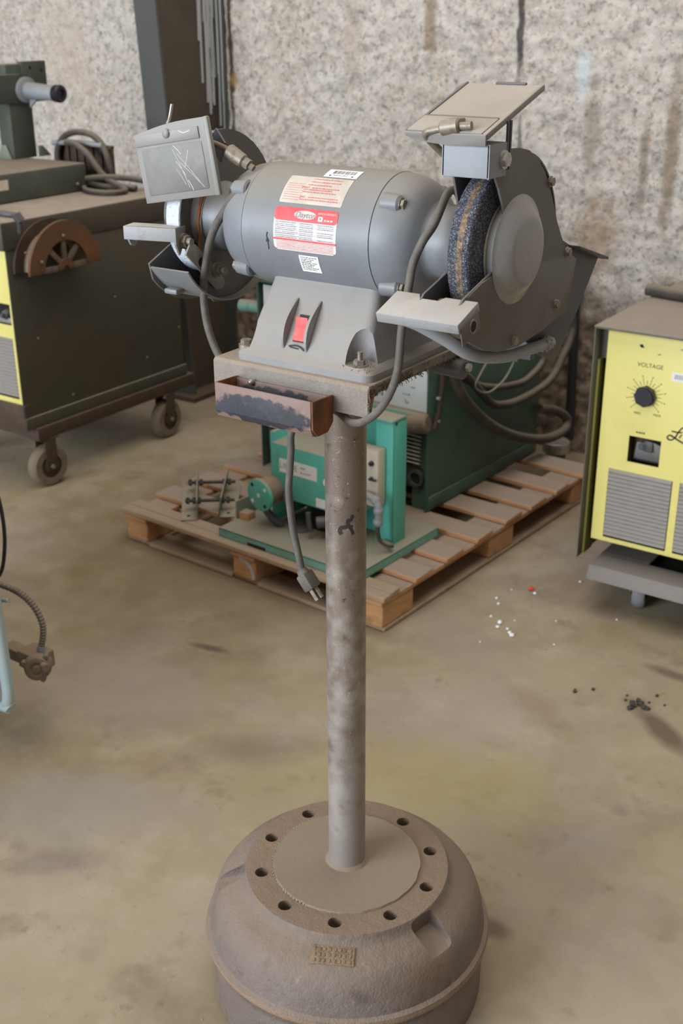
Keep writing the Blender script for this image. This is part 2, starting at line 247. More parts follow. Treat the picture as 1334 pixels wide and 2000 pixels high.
# ------------------------------------------------------------------ mesh helpers
class MB:
    def __init__(s): s.bm = bmesh.new()
    def _add(s, verts, faces, smooth=True):
        vs = [s.bm.verts.new(v) for v in verts]
        for f in faces:
            try: s.bm.faces.new([vs[i] for i in f])
            except ValueError: pass
        return vs
    def box(s, x0, x1, y0, y1, z0, z1, bevel=0, mat=None, seg=2):
        t = bmesh.new()
        v = [t.verts.new((x, y, z)) for z in (z0, z1) for y in (y0, y1) for x in (x0, x1)]
        for f in ((0, 2, 3, 1), (4, 5, 7, 6), (0, 1, 5, 4), (2, 6, 7, 3), (0, 4, 6, 2), (1, 3, 7, 5)): t.faces.new([v[i] for i in f])
        if bevel: bmesh.ops.bevel(t, geom=t.edges[:], offset=bevel, segments=seg, profile=.5, affect='EDGES')
        s.merge(t, mat); return s
    def merge(s, t, mat=None):
        if mat is not None: bmesh.ops.transform(t, matrix=mat, verts=t.verts[:])
        t.verts.index_update(); t.verts.ensure_lookup_table()
        vs = [s.bm.verts.new(v.co) for v in t.verts]
        for f in t.faces:
            try: s.bm.faces.new([vs[v.index] for v in f.verts])
            except ValueError: pass
        t.free(); return s
    def cyl(s, p0, p1, r0, r1=None, seg=24, caps=True, bevel=0):
        r1 = r0 if r1 is None else r1
        p0, p1 = Vector(p0), Vector(p1); d = (p1 - p0); L = d.length
        prof = [(0, r0), (L, r1)]
        if bevel: prof = [(0, max(r0 - bevel, 1e-4)), (bevel, r0), (L - bevel, r1), (L, max(r1 - bevel, 1e-4))]
        return s.lathe(prof, p0, d, seg, caps)
    def lathe(s, prof, origin, axis, seg=48, caps=True, a0=0, a1=2 * PI, closed_profile=False):
        """prof: (distance along the axis, radius)"""
        origin = Vector(origin); d = Vector(axis).normalized()
        u = d.orthogonal().normalized() if abs(d.x) < .99 else Vector((0, 1, 0))
        w = d.cross(u)
        full = abs(a1 - a0 - 2 * PI) < 1e-6
        n = seg if full else seg + 1
        rings = []
        for h, r in prof:
            rings.append([s.bm.verts.new(origin + d * h + (u * math.cos(a0 + (a1 - a0) * k / seg) + w * math.sin(a0 + (a1 - a0) * k / seg)) * r) for k in range(n)])
        pairs = list(zip(rings, rings[1:])) + ([(rings[-1], rings[0])] if closed_profile else [])
        for A, B in pairs:
            for k in range(n if full else n - 1):
                s.bm.faces.new((A[k], A[(k + 1) % n], B[(k + 1) % n], B[k]))
        if caps and full and not closed_profile:
            s.bm.faces.new(rings[0][::-1]); s.bm.faces.new(rings[-1])
        return s
    def hex(s, p0, p1, r): return s.cyl(p0, p1, r, seg=6)
    def tube(s, pts, r, seg=12, smooth=4, rad=None):
        P = spline([Vector(p) for p in pts], smooth) if smooth > 1 else [Vector(p) for p in pts]
        n = len(P); up = None; rings = []
        for i, p in enumerate(P):
            t = (P[min(i + 1, n - 1)] - P[max(i - 1, 0)]).normalized()
            if up is None: up = t.orthogonal().normalized()
            up = (up - t * up.dot(t)).normalized(); w = t.cross(up)
            rr = rad(i / (n - 1)) if rad else r
            rings.append([s.bm.verts.new(p + (up * math.cos(2 * PI * k / seg) + w * math.sin(2 * PI * k / seg)) * rr) for k in range(seg)])
        for A, B in zip(rings, rings[1:]):
            for k in range(seg): s.bm.faces.new((A[k], A[(k + 1) % seg], B[(k + 1) % seg], B[k]))
        s.bm.faces.new(rings[0][::-1]); s.bm.faces.new(rings[-1]); return s
    def prism(s, pts, org, ax_u, ax_v, thick, bevel=0):
        """pts: 2D outline; extruded along u x v by thick"""
        t = bmesh.new(); o = Vector(org); u = Vector(ax_u).normalized(); v = Vector(ax_v).normalized(); n = u.cross(v)
        a = [t.verts.new(o + u * p[0] + v * p[1]) for p in pts]; b = [t.verts.new(o + u * p[0] + v * p[1] + n * thick) for p in pts]
        k = len(pts)
        t.faces.new(a[::-1]); t.faces.new(b)
        for i in range(k): t.faces.new((a[i], a[(i + 1) % k], b[(i + 1) % k], b[i]))
        if bevel: bmesh.ops.bevel(t, geom=t.edges[:], offset=bevel, segments=2, profile=.5, affect='EDGES')
        return s.merge(t)
    def quad(s, a, b, c, d): s._add([a, b, c, d], [(0, 1, 2, 3)]); return s
    def sphere(s, c, r, seg=16, rings=10, scale=(1, 1, 1)):
        t = bmesh.new(); bmesh.ops.create_uvsphere(t, u_segments=seg, v_segments=rings, radius=r)
        return s.merge(t, Matrix.Translation(c) @ Matrix.Diagonal(tuple(scale) + (1,)))
    def build(s, name, mat, parent=None, loc=None, sharp=38, smooth=True, **tags):
        bmesh.ops.recalc_face_normals(s.bm, faces=s.bm.faces[:])
        me = bpy.data.meshes.new(name); s.bm.to_mesh(me); s.bm.free()
        if smooth and len(me.polygons):
            me.shade_smooth(); me.set_sharp_from_angle(angle=R(sharp))
        me.materials.append(mat if not isinstance(mat, str) else MT[mat])
        o = bpy.data.objects.new(name, me); COL.objects.link(o)
        if parent: o.parent = parent
        if loc: o.location = loc
        for k, v in tags.items(): o[k] = v
        return o

def spline(P, k):
    out = []
    for i in range(len(P) - 1):
        p0 = P[max(i - 1, 0)]; p1 = P[i]; p2 = P[i + 1]; p3 = P[min(i + 2, len(P) - 1)]
        for j in range(k):
            t = j / k
            out.append(.5 * ((2 * p1) + (p2 - p0) * t + (2 * p0 - 5 * p1 + 4 * p2 - p3) * t * t + (3 * p1 - p0 - 3 * p2 + p3) * t ** 3))
    out.append(P[-1]); return out

def thing(name, label, cat, loc=(0, 0, 0), rz=0, group=None):
    o = bpy.data.objects.new(name, None); COL.objects.link(o); o.location = loc; o.rotation_euler = (0, 0, rz)
    o.empty_display_size = .05; o['label'] = label; o['category'] = cat
    if group: o['group'] = group
    return o
def tag(o, label, cat, group=None):
    o['label'] = label; o['category'] = cat
    if group: o['group'] = group
    return o
def carve(o, cutters, solver='EXACT'):
    """cut every cutter MB out of mesh object o, for good"""
    for c in cutters:
        t = c.build('cutter', 'void', o.parent, loc=o.location.copy(), smooth=False)
        md = o.modifiers.new('b', 'BOOLEAN'); md.operation = 'DIFFERENCE'; md.object = t; md.solver = solver
        bpy.context.view_layer.update()
        dg = bpy.context.evaluated_depsgraph_get()
        me = bpy.data.meshes.new_from_object(o.evaluated_get(dg), depsgraph=dg)
        o.modifiers.clear(); old = o.data; o.data = me
        tm = t.data; bpy.data.objects.remove(t); bpy.data.meshes.remove(tm); bpy.data.meshes.remove(old)
    me = o.data; me.shade_smooth(); me.set_sharp_from_angle(angle=R(38))
    return o
def text_geo(txt, size, shear=0.0):
    c = bpy.data.curves.new('t', 'FONT'); c.body = txt; c.size = size; c.shear = shear; c.resolution_u = 3
    c.align_x = 'CENTER'; c.align_y = 'CENTER'
    o = bpy.data.objects.new('t', c); COL.objects.link(o); bpy.context.view_layer.update()
    dg = bpy.context.evaluated_depsgraph_get(); me = bpy.data.meshes.new_from_object(o.evaluated_get(dg))
    V = [v.co.copy() for v in me.vertices]; F = [tuple(p.vertices) for p in me.polygons]
    bpy.data.objects.remove(o); bpy.data.curves.remove(c); bpy.data.meshes.remove(me)
    return V, F
def text(name, txt, size, fn, mat, parent, shear=0.0):
    V, F = text_geo(txt, size, shear); m = MB(); m._add([fn(v.x, v.y) for v in V], F)
    return m.build(name, mat, parent, smooth=False)
def lines_mesh(m, fn, rows, rnd, h=.5, wmin=.5, wmax=2.2):
    """illegible small print: rows of (x0, x1, y, size) broken into word-sized dashes"""
    for x0, x1, y, sz in rows:
        x = x0
        while x < x1 - sz * .4:
            w = min(rnd.uniform(wmin, wmax) * sz, x1 - x)
            hh = sz * h * rnd.uniform(.7, 1)
            m._add([fn(x, y), fn(x + w, y), fn(x + w, y + hh), fn(x, y + hh)], [(0, 1, 2, 3)])
            x += w + sz * rnd.uniform(.25, .6)
def strokes(m, fn, pts, w, k=5):
    P = spline([Vector((p[0], p[1], 0)) for p in pts], k)
    L = []
    for i, p in enumerate(P):
        t = (P[min(i + 1, len(P) - 1)] - P[max(i - 1, 0)]).normalized(); n = Vector((-t.y, t.x, 0)) * w / 2
        L.append((fn(p.x + n.x, p.y + n.y), fn(p.x - n.x, p.y - n.y)))
    for a, b in zip(L, L[1:]): m._add([a[0], a[1], b[1], b[0]], [(0, 1, 2, 3)])

# ================================================================== the shop: floor, wall, column
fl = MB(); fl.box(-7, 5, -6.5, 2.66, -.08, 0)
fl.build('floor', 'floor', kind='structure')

def wall():
    x0, x1, z0, z1, st = -4.9, 3.2, 0.0, 1.86, .0115
    nx = int((x1 - x0) / st); nz = int((z1 - z0) / st); V = []; F = []
    for j in range(nz + 1):
        z = z0 + (z1 - z0) * j / nz
        for i in range(nx + 1):
            x = x0 + (x1 - x0) * i / nx
            p = Vector((x * 17, z * 17, 1.3)); q = Vector((x * 42, z * 42, 7.7))
            d = .012 * noise.noise(p) + .011 * abs(noise.noise(q)) + .007 * noise.noise(q * 2.1)
            crack = abs(x + 1.058 - .012 * noise.noise(Vector((z * 6, 0, 0))))
            if crack < .012 and z > 1.05: d -= .022 * (1 - crack / .012)
            V.append((x, 2.625 - d, z))
    for j in range(nz):
        for i in range(nx):
            a = j * (nx + 1) + i; F.append((a, a + 1, a + nx + 2, a + nx + 1))
    me = bpy.data.meshes.new('wall_back'); me.from_pydata(V, [], F); me.shade_smooth(); me.materials.append(MT['wall'])
    o = bpy.data.objects.new('wall_back', me); COL.objects.link(o); o['kind'] = 'structure'
    m = MB(); m.box(-7, 5, 2.645, 2.75, 0, 1.86); m.build('core', 'stain', o); 
    up = MB(); up.box(-7, 5, 2.60, 2.75, 1.86, 4.2); up.build('upper_wall', 'wall', o)
    # soil thrown up on the foam near the floor: ragged stained skin, thicker at the foot
    return o
wall_o = wall()
# brown soiling of the foam near the floor, a stain of its own shape (mixed into the foam's own colour)
def soil(mat):
    nt = mat.node_tree; N = nt.nodes; L = nt.links; b = N['Principled BSDF']
    src = b.inputs['Base Color'].links[0].from_socket
    tc = N.new('ShaderNodeTexCoord'); sp = N.new('ShaderNodeSeparateXYZ'); L.new(tc.outputs['Object'], sp.inputs[0])
    t = N.new('ShaderNodeTexNoise'); t.inputs['Scale'].default_value = 2.6; t.inputs['Detail'].default_value = 6; L.new(tc.outputs['Object'], t.inputs['Vector'])
    a = N.new('ShaderNodeMath'); a.operation = 'MULTIPLY_ADD'; a.inputs[1].default_value = -.9; L.new(t.outputs['Fac'], a.inputs[0]); L.new(sp.outputs['Z'], a.inputs[2])
    mr = N.new('ShaderNodeMapRange'); mr.inputs[1].default_value = .36; mr.inputs[2].default_value = .02; mr.inputs[4].default_value = .85; L.new(a.outputs[0], mr.inputs[0])
    mx = N.new('ShaderNodeMix'); mx.data_type = 'RGBA'; L.new(mr.outputs[0], mx.inputs[0]); L.new(src, mx.inputs[6])
    t2 = N.new('ShaderNodeTexNoise'); t2.inputs['Scale'].default_value = 30; L.new(tc.outputs['Object'], t2.inputs['Vector'])
    m2 = N.new('ShaderNodeMix'); m2.data_type = 'RGBA'; m2.inputs[6].default_value = lin((92, 76, 64)); m2.inputs[7].default_value = lin((168, 146, 126)); 
    r2 = N.new('ShaderNodeMapRange'); r2.inputs[1].default_value = .35; r2.inputs[2].default_value = .65; L.new(t2.outputs['Fac'], r2.inputs[0]); L.new(r2.outputs[0], m2.inputs[0])
    L.new(m2.outputs[2], mx.inputs[7]); L.new(mx.outputs[2], b.inputs['Base Color'])
soil(MT['wall'])

col = thing('steel_column', 'tapered grey painted steel building column standing against the white foam wall', 'column', (-2.42, 2.32, 0))
m = MB(); m.box(-.055, .055, .285, .297, 0, 2.6); o = m.build('rear_flange', 'col', col)
# leaning front flange (tapered frame: deeper towards the roof)
m = MB(); a = math.atan(.062)
m.box(-.055, .055, -.006, .006, 0, 2.6, mat=Matrix.Rotation(a, 4, 'X')); m.build('front_flange', 'col', col)
m = MB(); m.prism([(0, 0), (.285, 0), (.285, 2.6), (-.16, 2.6)], (.004, 0, 0), (0, 1, 0), (0, 0, 1), -.008); m.build('web', 'col_web', col)
m = MB(); m.box(-.09, .09, -.05, .30, 0, .02); m.build('base_plate', 'frame_rust', col)
m = MB(); rr = random.Random(3)
for k in range(26):
    y = .285 - abs(rr.gauss(0, .05)) - .002; z = 1.12 + rr.uniform(0, .45); h = rr.uniform(.04, .5); w = rr.uniform(.0015, .0055)
    m.tube([(.0055, y, z), (.0058, y + rr.uniform(-.004, .004), z + h * .5), (.0055, y + rr.uniform(-.006, .006), z + h)], w, 6, 3)
for k in range(4):
    x = rr.uniform(.01, .045); z = 1.0 + .1 * k
    m.tube([(x, .284, z), (x + .003, .2835, z + .3), (x, .284, z + .6)], rr.uniform(.002, .005), 6, 3)
m.build('paint_drips', 'spatter', col, label='white sprayed drips')

# conduit and round foot on the wall at right
cd = MB(); cd.tube([(-.755, 2.585, .06), (-.765, 2.585, .4), (-.772, 2.588, .6), (-.774, 2.588, .70)], .017, 12, 3)
tag(cd.build('wall_conduit', 'conduit'), 'black vertical conduit pipe running down the stained wall behind the green machine', 'pipe')
ft = thing('floor_canister', 'small round shiny metal canister on the floor at the foot of the wall', 'canister', (-.75, 2.46, 0))
m = MB(); m.lathe([(0, .036), (.045, .036), (.05, .032)], (0, 0, 0), (0, 0, 1), 32); m.build('can_body', 'dark_steel', ft)
m = MB(); m.lathe([(.05, .046), (.054, .05), (.088, .05), (.092, .046)], (0, 0, 0), (0, 0, 1), 32); m.build('can_cap', 'bright', ft)

# ================================================================== pedestal stand (brake drum, pipe post, channel table, trough)
st = thing('pedestal_stand', 'steel pipe stand on an upturned iron brake drum, carrying a flat table and rusty trough', 'stand')
dm = MB()
dm.lathe([(0, .215), (.0, .226), (.004, .230), (.108, .2315), (.113, .2385), (.119, .2405), (.126, .2385), (.130, .232), (.165, .226), (.186, .219), (.199, .209), (.207, .197),
          (.216, .181), (.221, .174), (.229, .171), (.234, .168), (.235, .160), (.235, .0005)], (0, 0, 0), (0, 0, 1), 128)
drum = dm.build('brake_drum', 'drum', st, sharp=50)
cut = []
ph = R(118.14 + 34.6)
for k in range(10):
    a = ph - k * 2 * PI / 10; c = MB(); x, y = .142875 * math.cos(a), .142875 * math.sin(a)
    c.cyl((x, y, .205), (x, y, .25), .0112, seg=24); cut.append(c)
for adeg, hw_ in ((-144, .017), (-12, .025)):
    a = R(adeg); c = MB()
    c.box(-.029, .035, -hw_, hw_, 0, .08, bevel=.006, mat=Matrix.Translation((.192 * math.cos(a), .192 * math.sin(a), .193)) @ Matrix.Rotation(a, 4, 'Z') @ Matrix.Rotation(R(9), 4, 'Y')); cut.append(c)
allc = MB()
for c in cut: allc.merge(c.bm)
carve(drum, [allc])
for k in range(10):
    a = ph - k * 2 * PI / 10; x, y = .142875 * math.cos(a), .142875 * math.sin(a)
    h = MB(); h.cyl((x, y, .2052), (x, y, .207), .0108, seg=20); h.build('stud_hole', 'drum_dark', st)
# welded cover disc with a ragged bead
m = MB(); rr = random.Random(5); n = 110
t = bmesh.new(); rim = []; rim2 = []
for k in range(n):
    a = 2 * PI * k / n; r = .1235 + .0016 * noise.noise(Vector((math.cos(a) * 9, math.sin(a) * 9, 2))) + rr.uniform(-.0005, .0005)
    rim.append(t.verts.new((r * math.cos(a), r * math.sin(a), .2352))); rim2.append(t.verts.new(((r - .0012) * math.cos(a), (r - .0012) * math.sin(a), .2386)))
for k in range(n): t.faces.new((rim[k], rim[(k + 1) % n], rim2[(k + 1) % n], rim2[k]))
t.faces.new(rim2); m.merge(t); m.build('cover_disc', 'weld_disc', st, label='dusty welded cover disc')
m = MB()
for k in range(40):
    a0 = R(150 + k * 3.1); p = (.1245 * math.cos(a0), .1245 * math.sin(a0), .2366); m.sphere(p, rr.uniform(.0006, .0017), 8, 5)
m.build('weld_bead', 'plate_steel', st)
# rectangular cast tag on the shoulder
a = R(-62.5); tm = Matrix.Rotation(a, 4, 'Z') @ Matrix.Translation((.1885, 0, .2118)) @ Matrix.Rotation(R(29), 4, 'Y')
m = MB(); m.box(-.014, .014, -.034, .034, -.002, .0012, bevel=.0008, mat=tm)
o = m.build('cast_tag', 'cast_tag', st)
m = MB()
for r_ in range(3):
    for k in range(8):
        y = -.028 + k * .0078 + rr.uniform(-.001, .001); x = -.0085 + r_ * .0085
        m.box(x - .0028, x + .0028, y - .0022, y + .0022, .001, .0024, bevel=.0008, mat=tm, seg=1)
m.build('raised_casting_marks', 'cast_tag', o)
# post
PX, PY = -.003, .005
m = MB(); m.lathe([(.238, .03015), (1.071, .03015)], (PX, PY, 0), (0, 0, 1), 64); post = m.build('post', 'pipe', st)
m = MB(); m.lathe([(.2386, .0362), (.2404, .0345), (.2425, .0315), (.2435, .0302)], (PX, PY, 0), (0, 0, 1), 48, caps=False); m.build('weld_collar', 'weld_disc', st)
def on_post(u, v):       # u along the circumference in metres from the camera-facing line, v = height
    a = R(-55.4) + u / .0302; return Vector((PX + .0303 * math.cos(a), PY + .0303 * math.sin(a), v))
m = MB()
strokes(m, on_post, [(.010, .876), (.007, .868), (.003, .868), (.004, .860), (.010, .857)], .0052)
strokes(m, on_post, [(.004, .860), (-.002, .857), (-.007, .856), (-.009, .850), (-.006, .846)], .0062)
strokes(m, on_post, [(.004, .860), (.008, .853), (.011, .845)], .0050)
m.build('paint_mark', 'ink', post, smooth=False)

# channel table, flanges down
GO = Vector((-.010, .006, 1.11))
m = MB(); hw, fd, wt, ft_ = .1256, .041, .012, .011
prof = [(-.125, -fd), (-.125, -.004), (-.121, 0), (.121, 0), (.125, -.004), (.125, -fd), (.125 - ft_ + .003, -fd), (.125 - ft_ - .003, -wt - .004), (.125 - ft_ - .010, -wt),
        (-.125 + ft_ + .010, -wt), (-.125 + ft_ + .003, -wt - .004), (-.125 + ft_ - .003, -fd)]
m.prism(prof, GO + Vector((-hw, 0, 0)), (0, 1, 0), (0, 0, 1), 2 * hw, bevel=.0012)
tab = m.build('table', 'plate_steel', st)
m = MB(); rr = random.Random(11)      # metal fuzz clinging to the right cut edge
for k in range(170):
    y = rr.uniform(-.11, .12); z = rr.choice((-.002, -.011, -.013)) ; p = GO + Vector((hw, y, z))
    d = Vector((rr.uniform(.2, 1), rr.uniform(-1, 1), rr.uniform(-1.2, .1))) * rr.uniform(.002, .006)
    m.tube([p, p + d * .6 + Vector((0, .001, 0)), p + d], .0004, 4, 1)
for k in range(120):
    y = rr.uniform(-.124, -.02); p = GO + Vector((hw + .0005, y, -rr.uniform(.001, .012)))
    m.sphere(p, rr.uniform(.0008, .0022), 6, 4)
for k in range(60):
    p = GO + Vector((hw + .0005, -.122 + rr.uniform(-.002, .006), -rr.uniform(.004, .04))); m.sphere(p, rr.uniform(.0008, .0022), 6, 4)
m.build('grinding_fuzz', 'fuzz', tab, kind='stuff')
m = MB(); m.cyl(GO + Vector((.095, .098, -.028)), GO + Vector((.142, .098, -.030)), .0135, seg=24, bevel=.002); m.build('pipe_stub', 'dark_steel', st)
m = MB(); m.hex(GO + Vector((.142, .100, -.026)), GO + Vector((.149, .100, -.026)), .006); m.build('stub_screw', 'bright', st)

# rusty trough hung on the front flange
tr = MB()
x0, x1, y0, y1, z0, z1, th = -.084, .071, -.172, -.1265, -.066, -.0165, .003
def P3(x, y, z): return GO + Vector((x, y, z))
def slab(m, x0, x1, y0, y1, z0, z1, b=.0012): m.box(GO.x + x0, GO.x + x1, GO.y + y0, GO.y + y1, GO.z + z0, GO.z + z1, bevel=b)
# U profile with a rounded lower front edge, front + floor + back in one sheet
U = [(y1, z1 - .004), (y1, z0 + .012), (y1 - .004, z0 + .003), (y1 - .012, z0), (y0 + .012, z0), (y0 + .004, z0 + .003), (y0, z0 + .012), (y0, z1),
     (y0 + th, z1), (y0 + th, z0 + .013), (y0 + .007, z0 + .006), (y0 + .013, z0 + th), (y1 - .013, z0 + th), (y1 - .007, z0 + .006), (y1 - th, z0 + .013), (y1 - th, z1 - .004)]
tr.prism(U, GO + Vector((x0, 0, 0)), (0, 1, 0), (0, 0, 1), x1 - x0, bevel=.0007)
trough = tr.build('trough', 'tray', st)
m = MB(); E1 = [(y1, z1 - .002), (y1, z0 + .012), (y1 - .012, z0 + .001), (y0 + .012, z0 + .001), (y0 + .001, z0 + .012), (y0 + .0005, z1)]
m.prism([(a + .0002, b) for a, b in E1], GO + Vector((x1 - .0005, 0, 0)), (0, 1, 0), (0, 0, 1), .0035, bevel=.0008); m.build('end_plate', 'tray_rust', trough)
m = MB(); m.prism(E1, GO + Vector((x0 - .001, 0, 0)), (0, 1, 0), (0, 0, 1), .003, bevel=.0008); m.build('end_plate', 'tray_rust', trough)
m = MB(); rr = random.Random(2); nx, ny = 34, 10; V = []; F = []
for j in range(ny + 1):
    for i in range(nx + 1):
        x = x0 + .003 + (x1 - x0 - .006) * i / nx; y = y0 + .0035 + (y1 - y0 - .007) * j / ny
        V.append(P3(x, y, -.040 + .010 * noise.noise(Vector((x * 40, y * 40, 3))) + .004 * noise.noise(Vector((x * 150, y * 150, 1))) - .006 * (1 if x > .02 else 0)))
for j in range(ny):
    for i in range(nx): a = j * (nx + 1) + i; F.append((a, a + 1, a + nx + 2, a + nx + 1))
m._add(V, F); m.build('sludge', 'dirt', trough)
m = MB(); m.sphere(P3(-.055, -.132, -.022), .0045, 10, 7); m.hex(P3(-.055, -.135, -.022), P3(-.055, -.1265, -.022), .003); m.build('trough_screw', 'bright', trough)

# ================================================================== bench grinder (local frame: x along the shaft, y to the back, z up from the table)
g = thing('bench_grinder', 'dusty grey double-wheel bench grinder with red switch bolted on the stand table', 'grinder', GO)
AX = .164; XC = -.008
m = MB(); m.lathe([(-.104, .0795), (-.1035, .0808), (.0955, .0808), (.096, .0795)], (0, 0, AX), (1, 0, 0), 96); shell = m.build('motor_shell', 'grey', g)
def bell(s):
    m = MB()
    pr = [(.0962, .0785), (.0966, .0802), (.1057, .0794), (.1191, .0766), (.130, .0722), (.1382, .0675), (.1455, .0590), (.1500, .0510), (.1530, .0470), (.158, .0455), (.185, .0465), (.196, .0500), (.205, .058)]
    m.lathe([(s * h - (0 if s > 0 else .0081), r) for h, r in pr], (0, 0, AX), (1, 0, 0), 96)
    b = m.build('end_bell', 'grey', g)
    off = 0 if s > 0 else -.0081
    for ay, az in ((-.053, .0495), (.056, .048), (-.053, -.053), (.053, -.053)):
        q = MB(); q.cyl((s * .100 + off, ay, AX + az), (s * .1265 + off, ay, AX + az), .0128, .0108, seg=24, bevel=.0025); q.build('bolt_boss', 'grey', b)
        q = MB(); q.hex((s * .1265 + off, ay, AX + az), (s * .1320 + off, ay, AX + az), .0065); q.cyl((s * .1255 + off, ay, AX + az), (s * .1274 + off, ay, AX + az), .008, seg=16); q.build('through_bolt', 'bolt', b)
    return b
bell(1); bell(-1)

# base casting
m = MB(); t = bmesh.new()
def ring(x0, x1, y0, y1, z, r, n=5):
    out = []
    for cx, cy, a0 in ((x1 - r, y1 - r, 0), (x0 + r, y1 - r, 90), (x0 + r, y0 + r, 180), (x1 - r, y0 + r, 270)):
        for k in range(n): a = R(a0 + 90 * k / (n - 1)); out.append(t.verts.new((cx + r * math.cos(a), cy + r * math.sin(a), z)))
    return out
rings = [ring(-.097, .121, -.114, .118, 0, .014), ring(-.097, .121, -.114, .118, .009, .014), ring(-.094, .118, -.111, .115, .0125, .013), ring(-.087, .111, -.106, .110, .0165, .012), ring(-.085, .1085, -.102, .106, .024, .012),
         ring(-.080, .101, -.077, .079, .066, .012), ring(-.076, .096, -.056, .058, .099, .012), ring(-.075, .095, -.053, .055, .112, .012)]
for A, B in zip(rings, rings[1:]):
    for k in range(len(A)): t.faces.new((A[k], A[(k + 1) % len(A)], B[(k + 1) % len(B)], B[k]))
t.faces.new(rings[0][::-1]); t.faces.new(rings[-1]); m.merge(t)
base = m.build('base_casting', 'cast_base', g)
cc = MB()
for sx, sy in ((1, -1), (1, 1), (-1, -1), (-1, 1)):
    x = .083 if sx > 0 else -.082
    pts = [(0.0135, .0005), (.0165, .021), (.0535, .017), (.070, .008)]
    cc.lathe([(h, r) for h, r in pts], (x + sx * .012, sy * .093, 0), (0, 0, 1), 32)
carve(base, [cc])
for sx, sy in ((1, -1), (-1, -1), (1, 1), (-1, 1)):
    x, y = (.092 if sx > 0 else -.092), sy * .0935
    b = MB(); b.cyl((x, y, .012), (x, y, .0165), .0105, seg=20); b.hex((x, y, .0165), (x, y, .0225), .0078)
    if sx > 0: b.cyl((x + .001, y, .022), (x + .001, y, .033), .0035, seg=12)
    b.build('foot_bolt', 'bolt', base)
m = MB(); rr = random.Random(8)
for k in range(60):
    p = Vector((.101, -.098, .012)) + Vector((rr.uniform(-.022, .012), rr.uniform(-.012, .012), 0)); d = Vector((rr.uniform(-1, 1), rr.uniform(-1, 1), rr.uniform(.2, 1.2))) * rr.uniform(.003, .010)
    m.tube([p, p + d * .5, p + d], .00045, 4, 1)
m.build('grinding_fuzz', 'fuzz', base, kind='stuff')

# switch with its two guard ribs, lying on the sloping front face
ny = Vector((0, -.085, .049)).normalized()          # outward normal of the front face
up = Vector((0, .049, .085)).normalized()
F0 = Vector((0, -.0895, .047))
def ff(x, v, h=0): return F0 + Vector((x, 0, 0)) + up * v + ny * h
for cx, nm in ((-.0185, 'switch_rib'), (.0185, 'switch_rib')):
    m = MB(); pts = [(-.029, -.002)] + [(-.029 + .072 * k / 12, .0125 * math.sin(PI * (k / 12) ** .85)) for k in range(1, 12)] + [(.043, -.002)]
    m.prism(pts, ff(cx - .002, 0), up, ny, -.004, bevel=.0011); m.build(nm, 'cast_base', base)
m = MB(); m.prism([(-.0103, -.0165), (.0112, -.0165), (.0112, .0205), (-.0103, .0205)], ff(0, 0, -.002), (1, 0, 0), up, .0026); sw = m.build('switch_plate', 'black', g)
m = MB(); a0 = ff(-.0095, 0)
m.prism([(-.0155, -.001), (-.0155, .0030), (.0015, .0020), (.0145, .0098), (.0165, -.001)], ff(-.0095, 0, .0008), up, ny, .019, bevel=.0007)
m.build('rocker', 'red', sw)
m = MB(); fsw = lambda u, v: ff(u, v, .0006)
strokes(m, fsw, [(-.014, -.0235), (-.004, -.0215), (.004, -.0225), (.012, -.0265)], .0022); strokes(m, fsw, [(-.012, -.0245), (.002, -.0255)], .0016)
text_o = m.build('switch_marks', 'ink', sw, smooth=False)

# ---------------- labels on the shell
RL = .0811
def cy(x, adeg, r=RL): a = R(adeg); return Vector((x, -r * math.cos(a), AX + r * math.sin(a)))
def patch(name, x0, x1, a0, a1, mat, parent, r=RL, cr=0.0, skew=0.0):
    m = MB(); n = 20; rows = []
    H = r * R(a1 - a0)
    for k in range(n + 1):
        s = k / n; h = s * H; ins = 0
        for e in (h, H - h):
            if e < cr: ins = max(ins, cr - math.sqrt(max(0, cr * cr - (cr - e) ** 2)))
        a = a0 + (a1 - a0) * s; sh = skew * (s - .5)
        rows.append([m.bm.verts.new(cy(x0 + ins + sh, a, r)), m.bm.verts.new(cy(x1 - ins + sh, a, r))])
    for A, B in zip(rows, rows[1:]): m.bm.faces.new((A[0], A[1], B[1], B[0]))
    return m.build(name, mat, parent)
def onl(cx, ca, r): return lambda u, v: cy(cx + u, ca + math.degrees(v / RL), r)
rnd = random.Random(21)
np_ = patch('nameplate', -.0505, .0478, -12.4, 26.7, 'label_white', g, cr=.006)
patch('header_band', -.0505, .0478, 14.3, 26.7, 'label_red', np_, r=RL + .0002, cr=.005)
patch('middle_band', -.0505, .0478, -3.2, -1.4, 'label_red', np_, r=RL + .0002)
m = MB(); n = 28; ov = [cy(-.0025 + .0172 * math.cos(2 * PI * k / n), 20.6 + 3.9 * math.sin(2 * PI * k / n), RL + .0004) for k in range(n)]
m._add(ov, [tuple(range(n))]); m.build('logo_oval', 'label_cream', np_)
text('logo_lettering', 'Dayton', .0105, onl(-.0025, 20.4, RL + .0006), 'grey_ink', np_, .35)
text('header_lettering', 'BENCH GRINDER', .0036, onl(.031, 23.2, RL + .0005), 'label_white', np_)
patch('rating_box', .0185, .0255, 16.4, 20.6, 'label_white', np_, r=RL + .0004)
text('rating_letter', 'R', .0042, onl(.022, 18.5, RL + .0006), 'ink', np_)
m = MB(); lines_mesh(m, onl(.034, 16.8, RL + .0005), [(-.006, .007, 0, .0028)], rnd, .9, 1, 1.6); m.build('header_small_print', 'label_cream', np_, smooth=False)
m = MB(); f = onl(0, 5.5, RL + .0004)
for k in range(9):
    y = .0098 - k * .00235
    lines_mesh(m, f, [(-.0475, -.012 + rnd.uniform(-.006, .004), y, .0016), (-.009, .012, y, .0016)] + ([(.019, .044, y, .0016)] if k % 4 != 3 else []), rnd, .6)
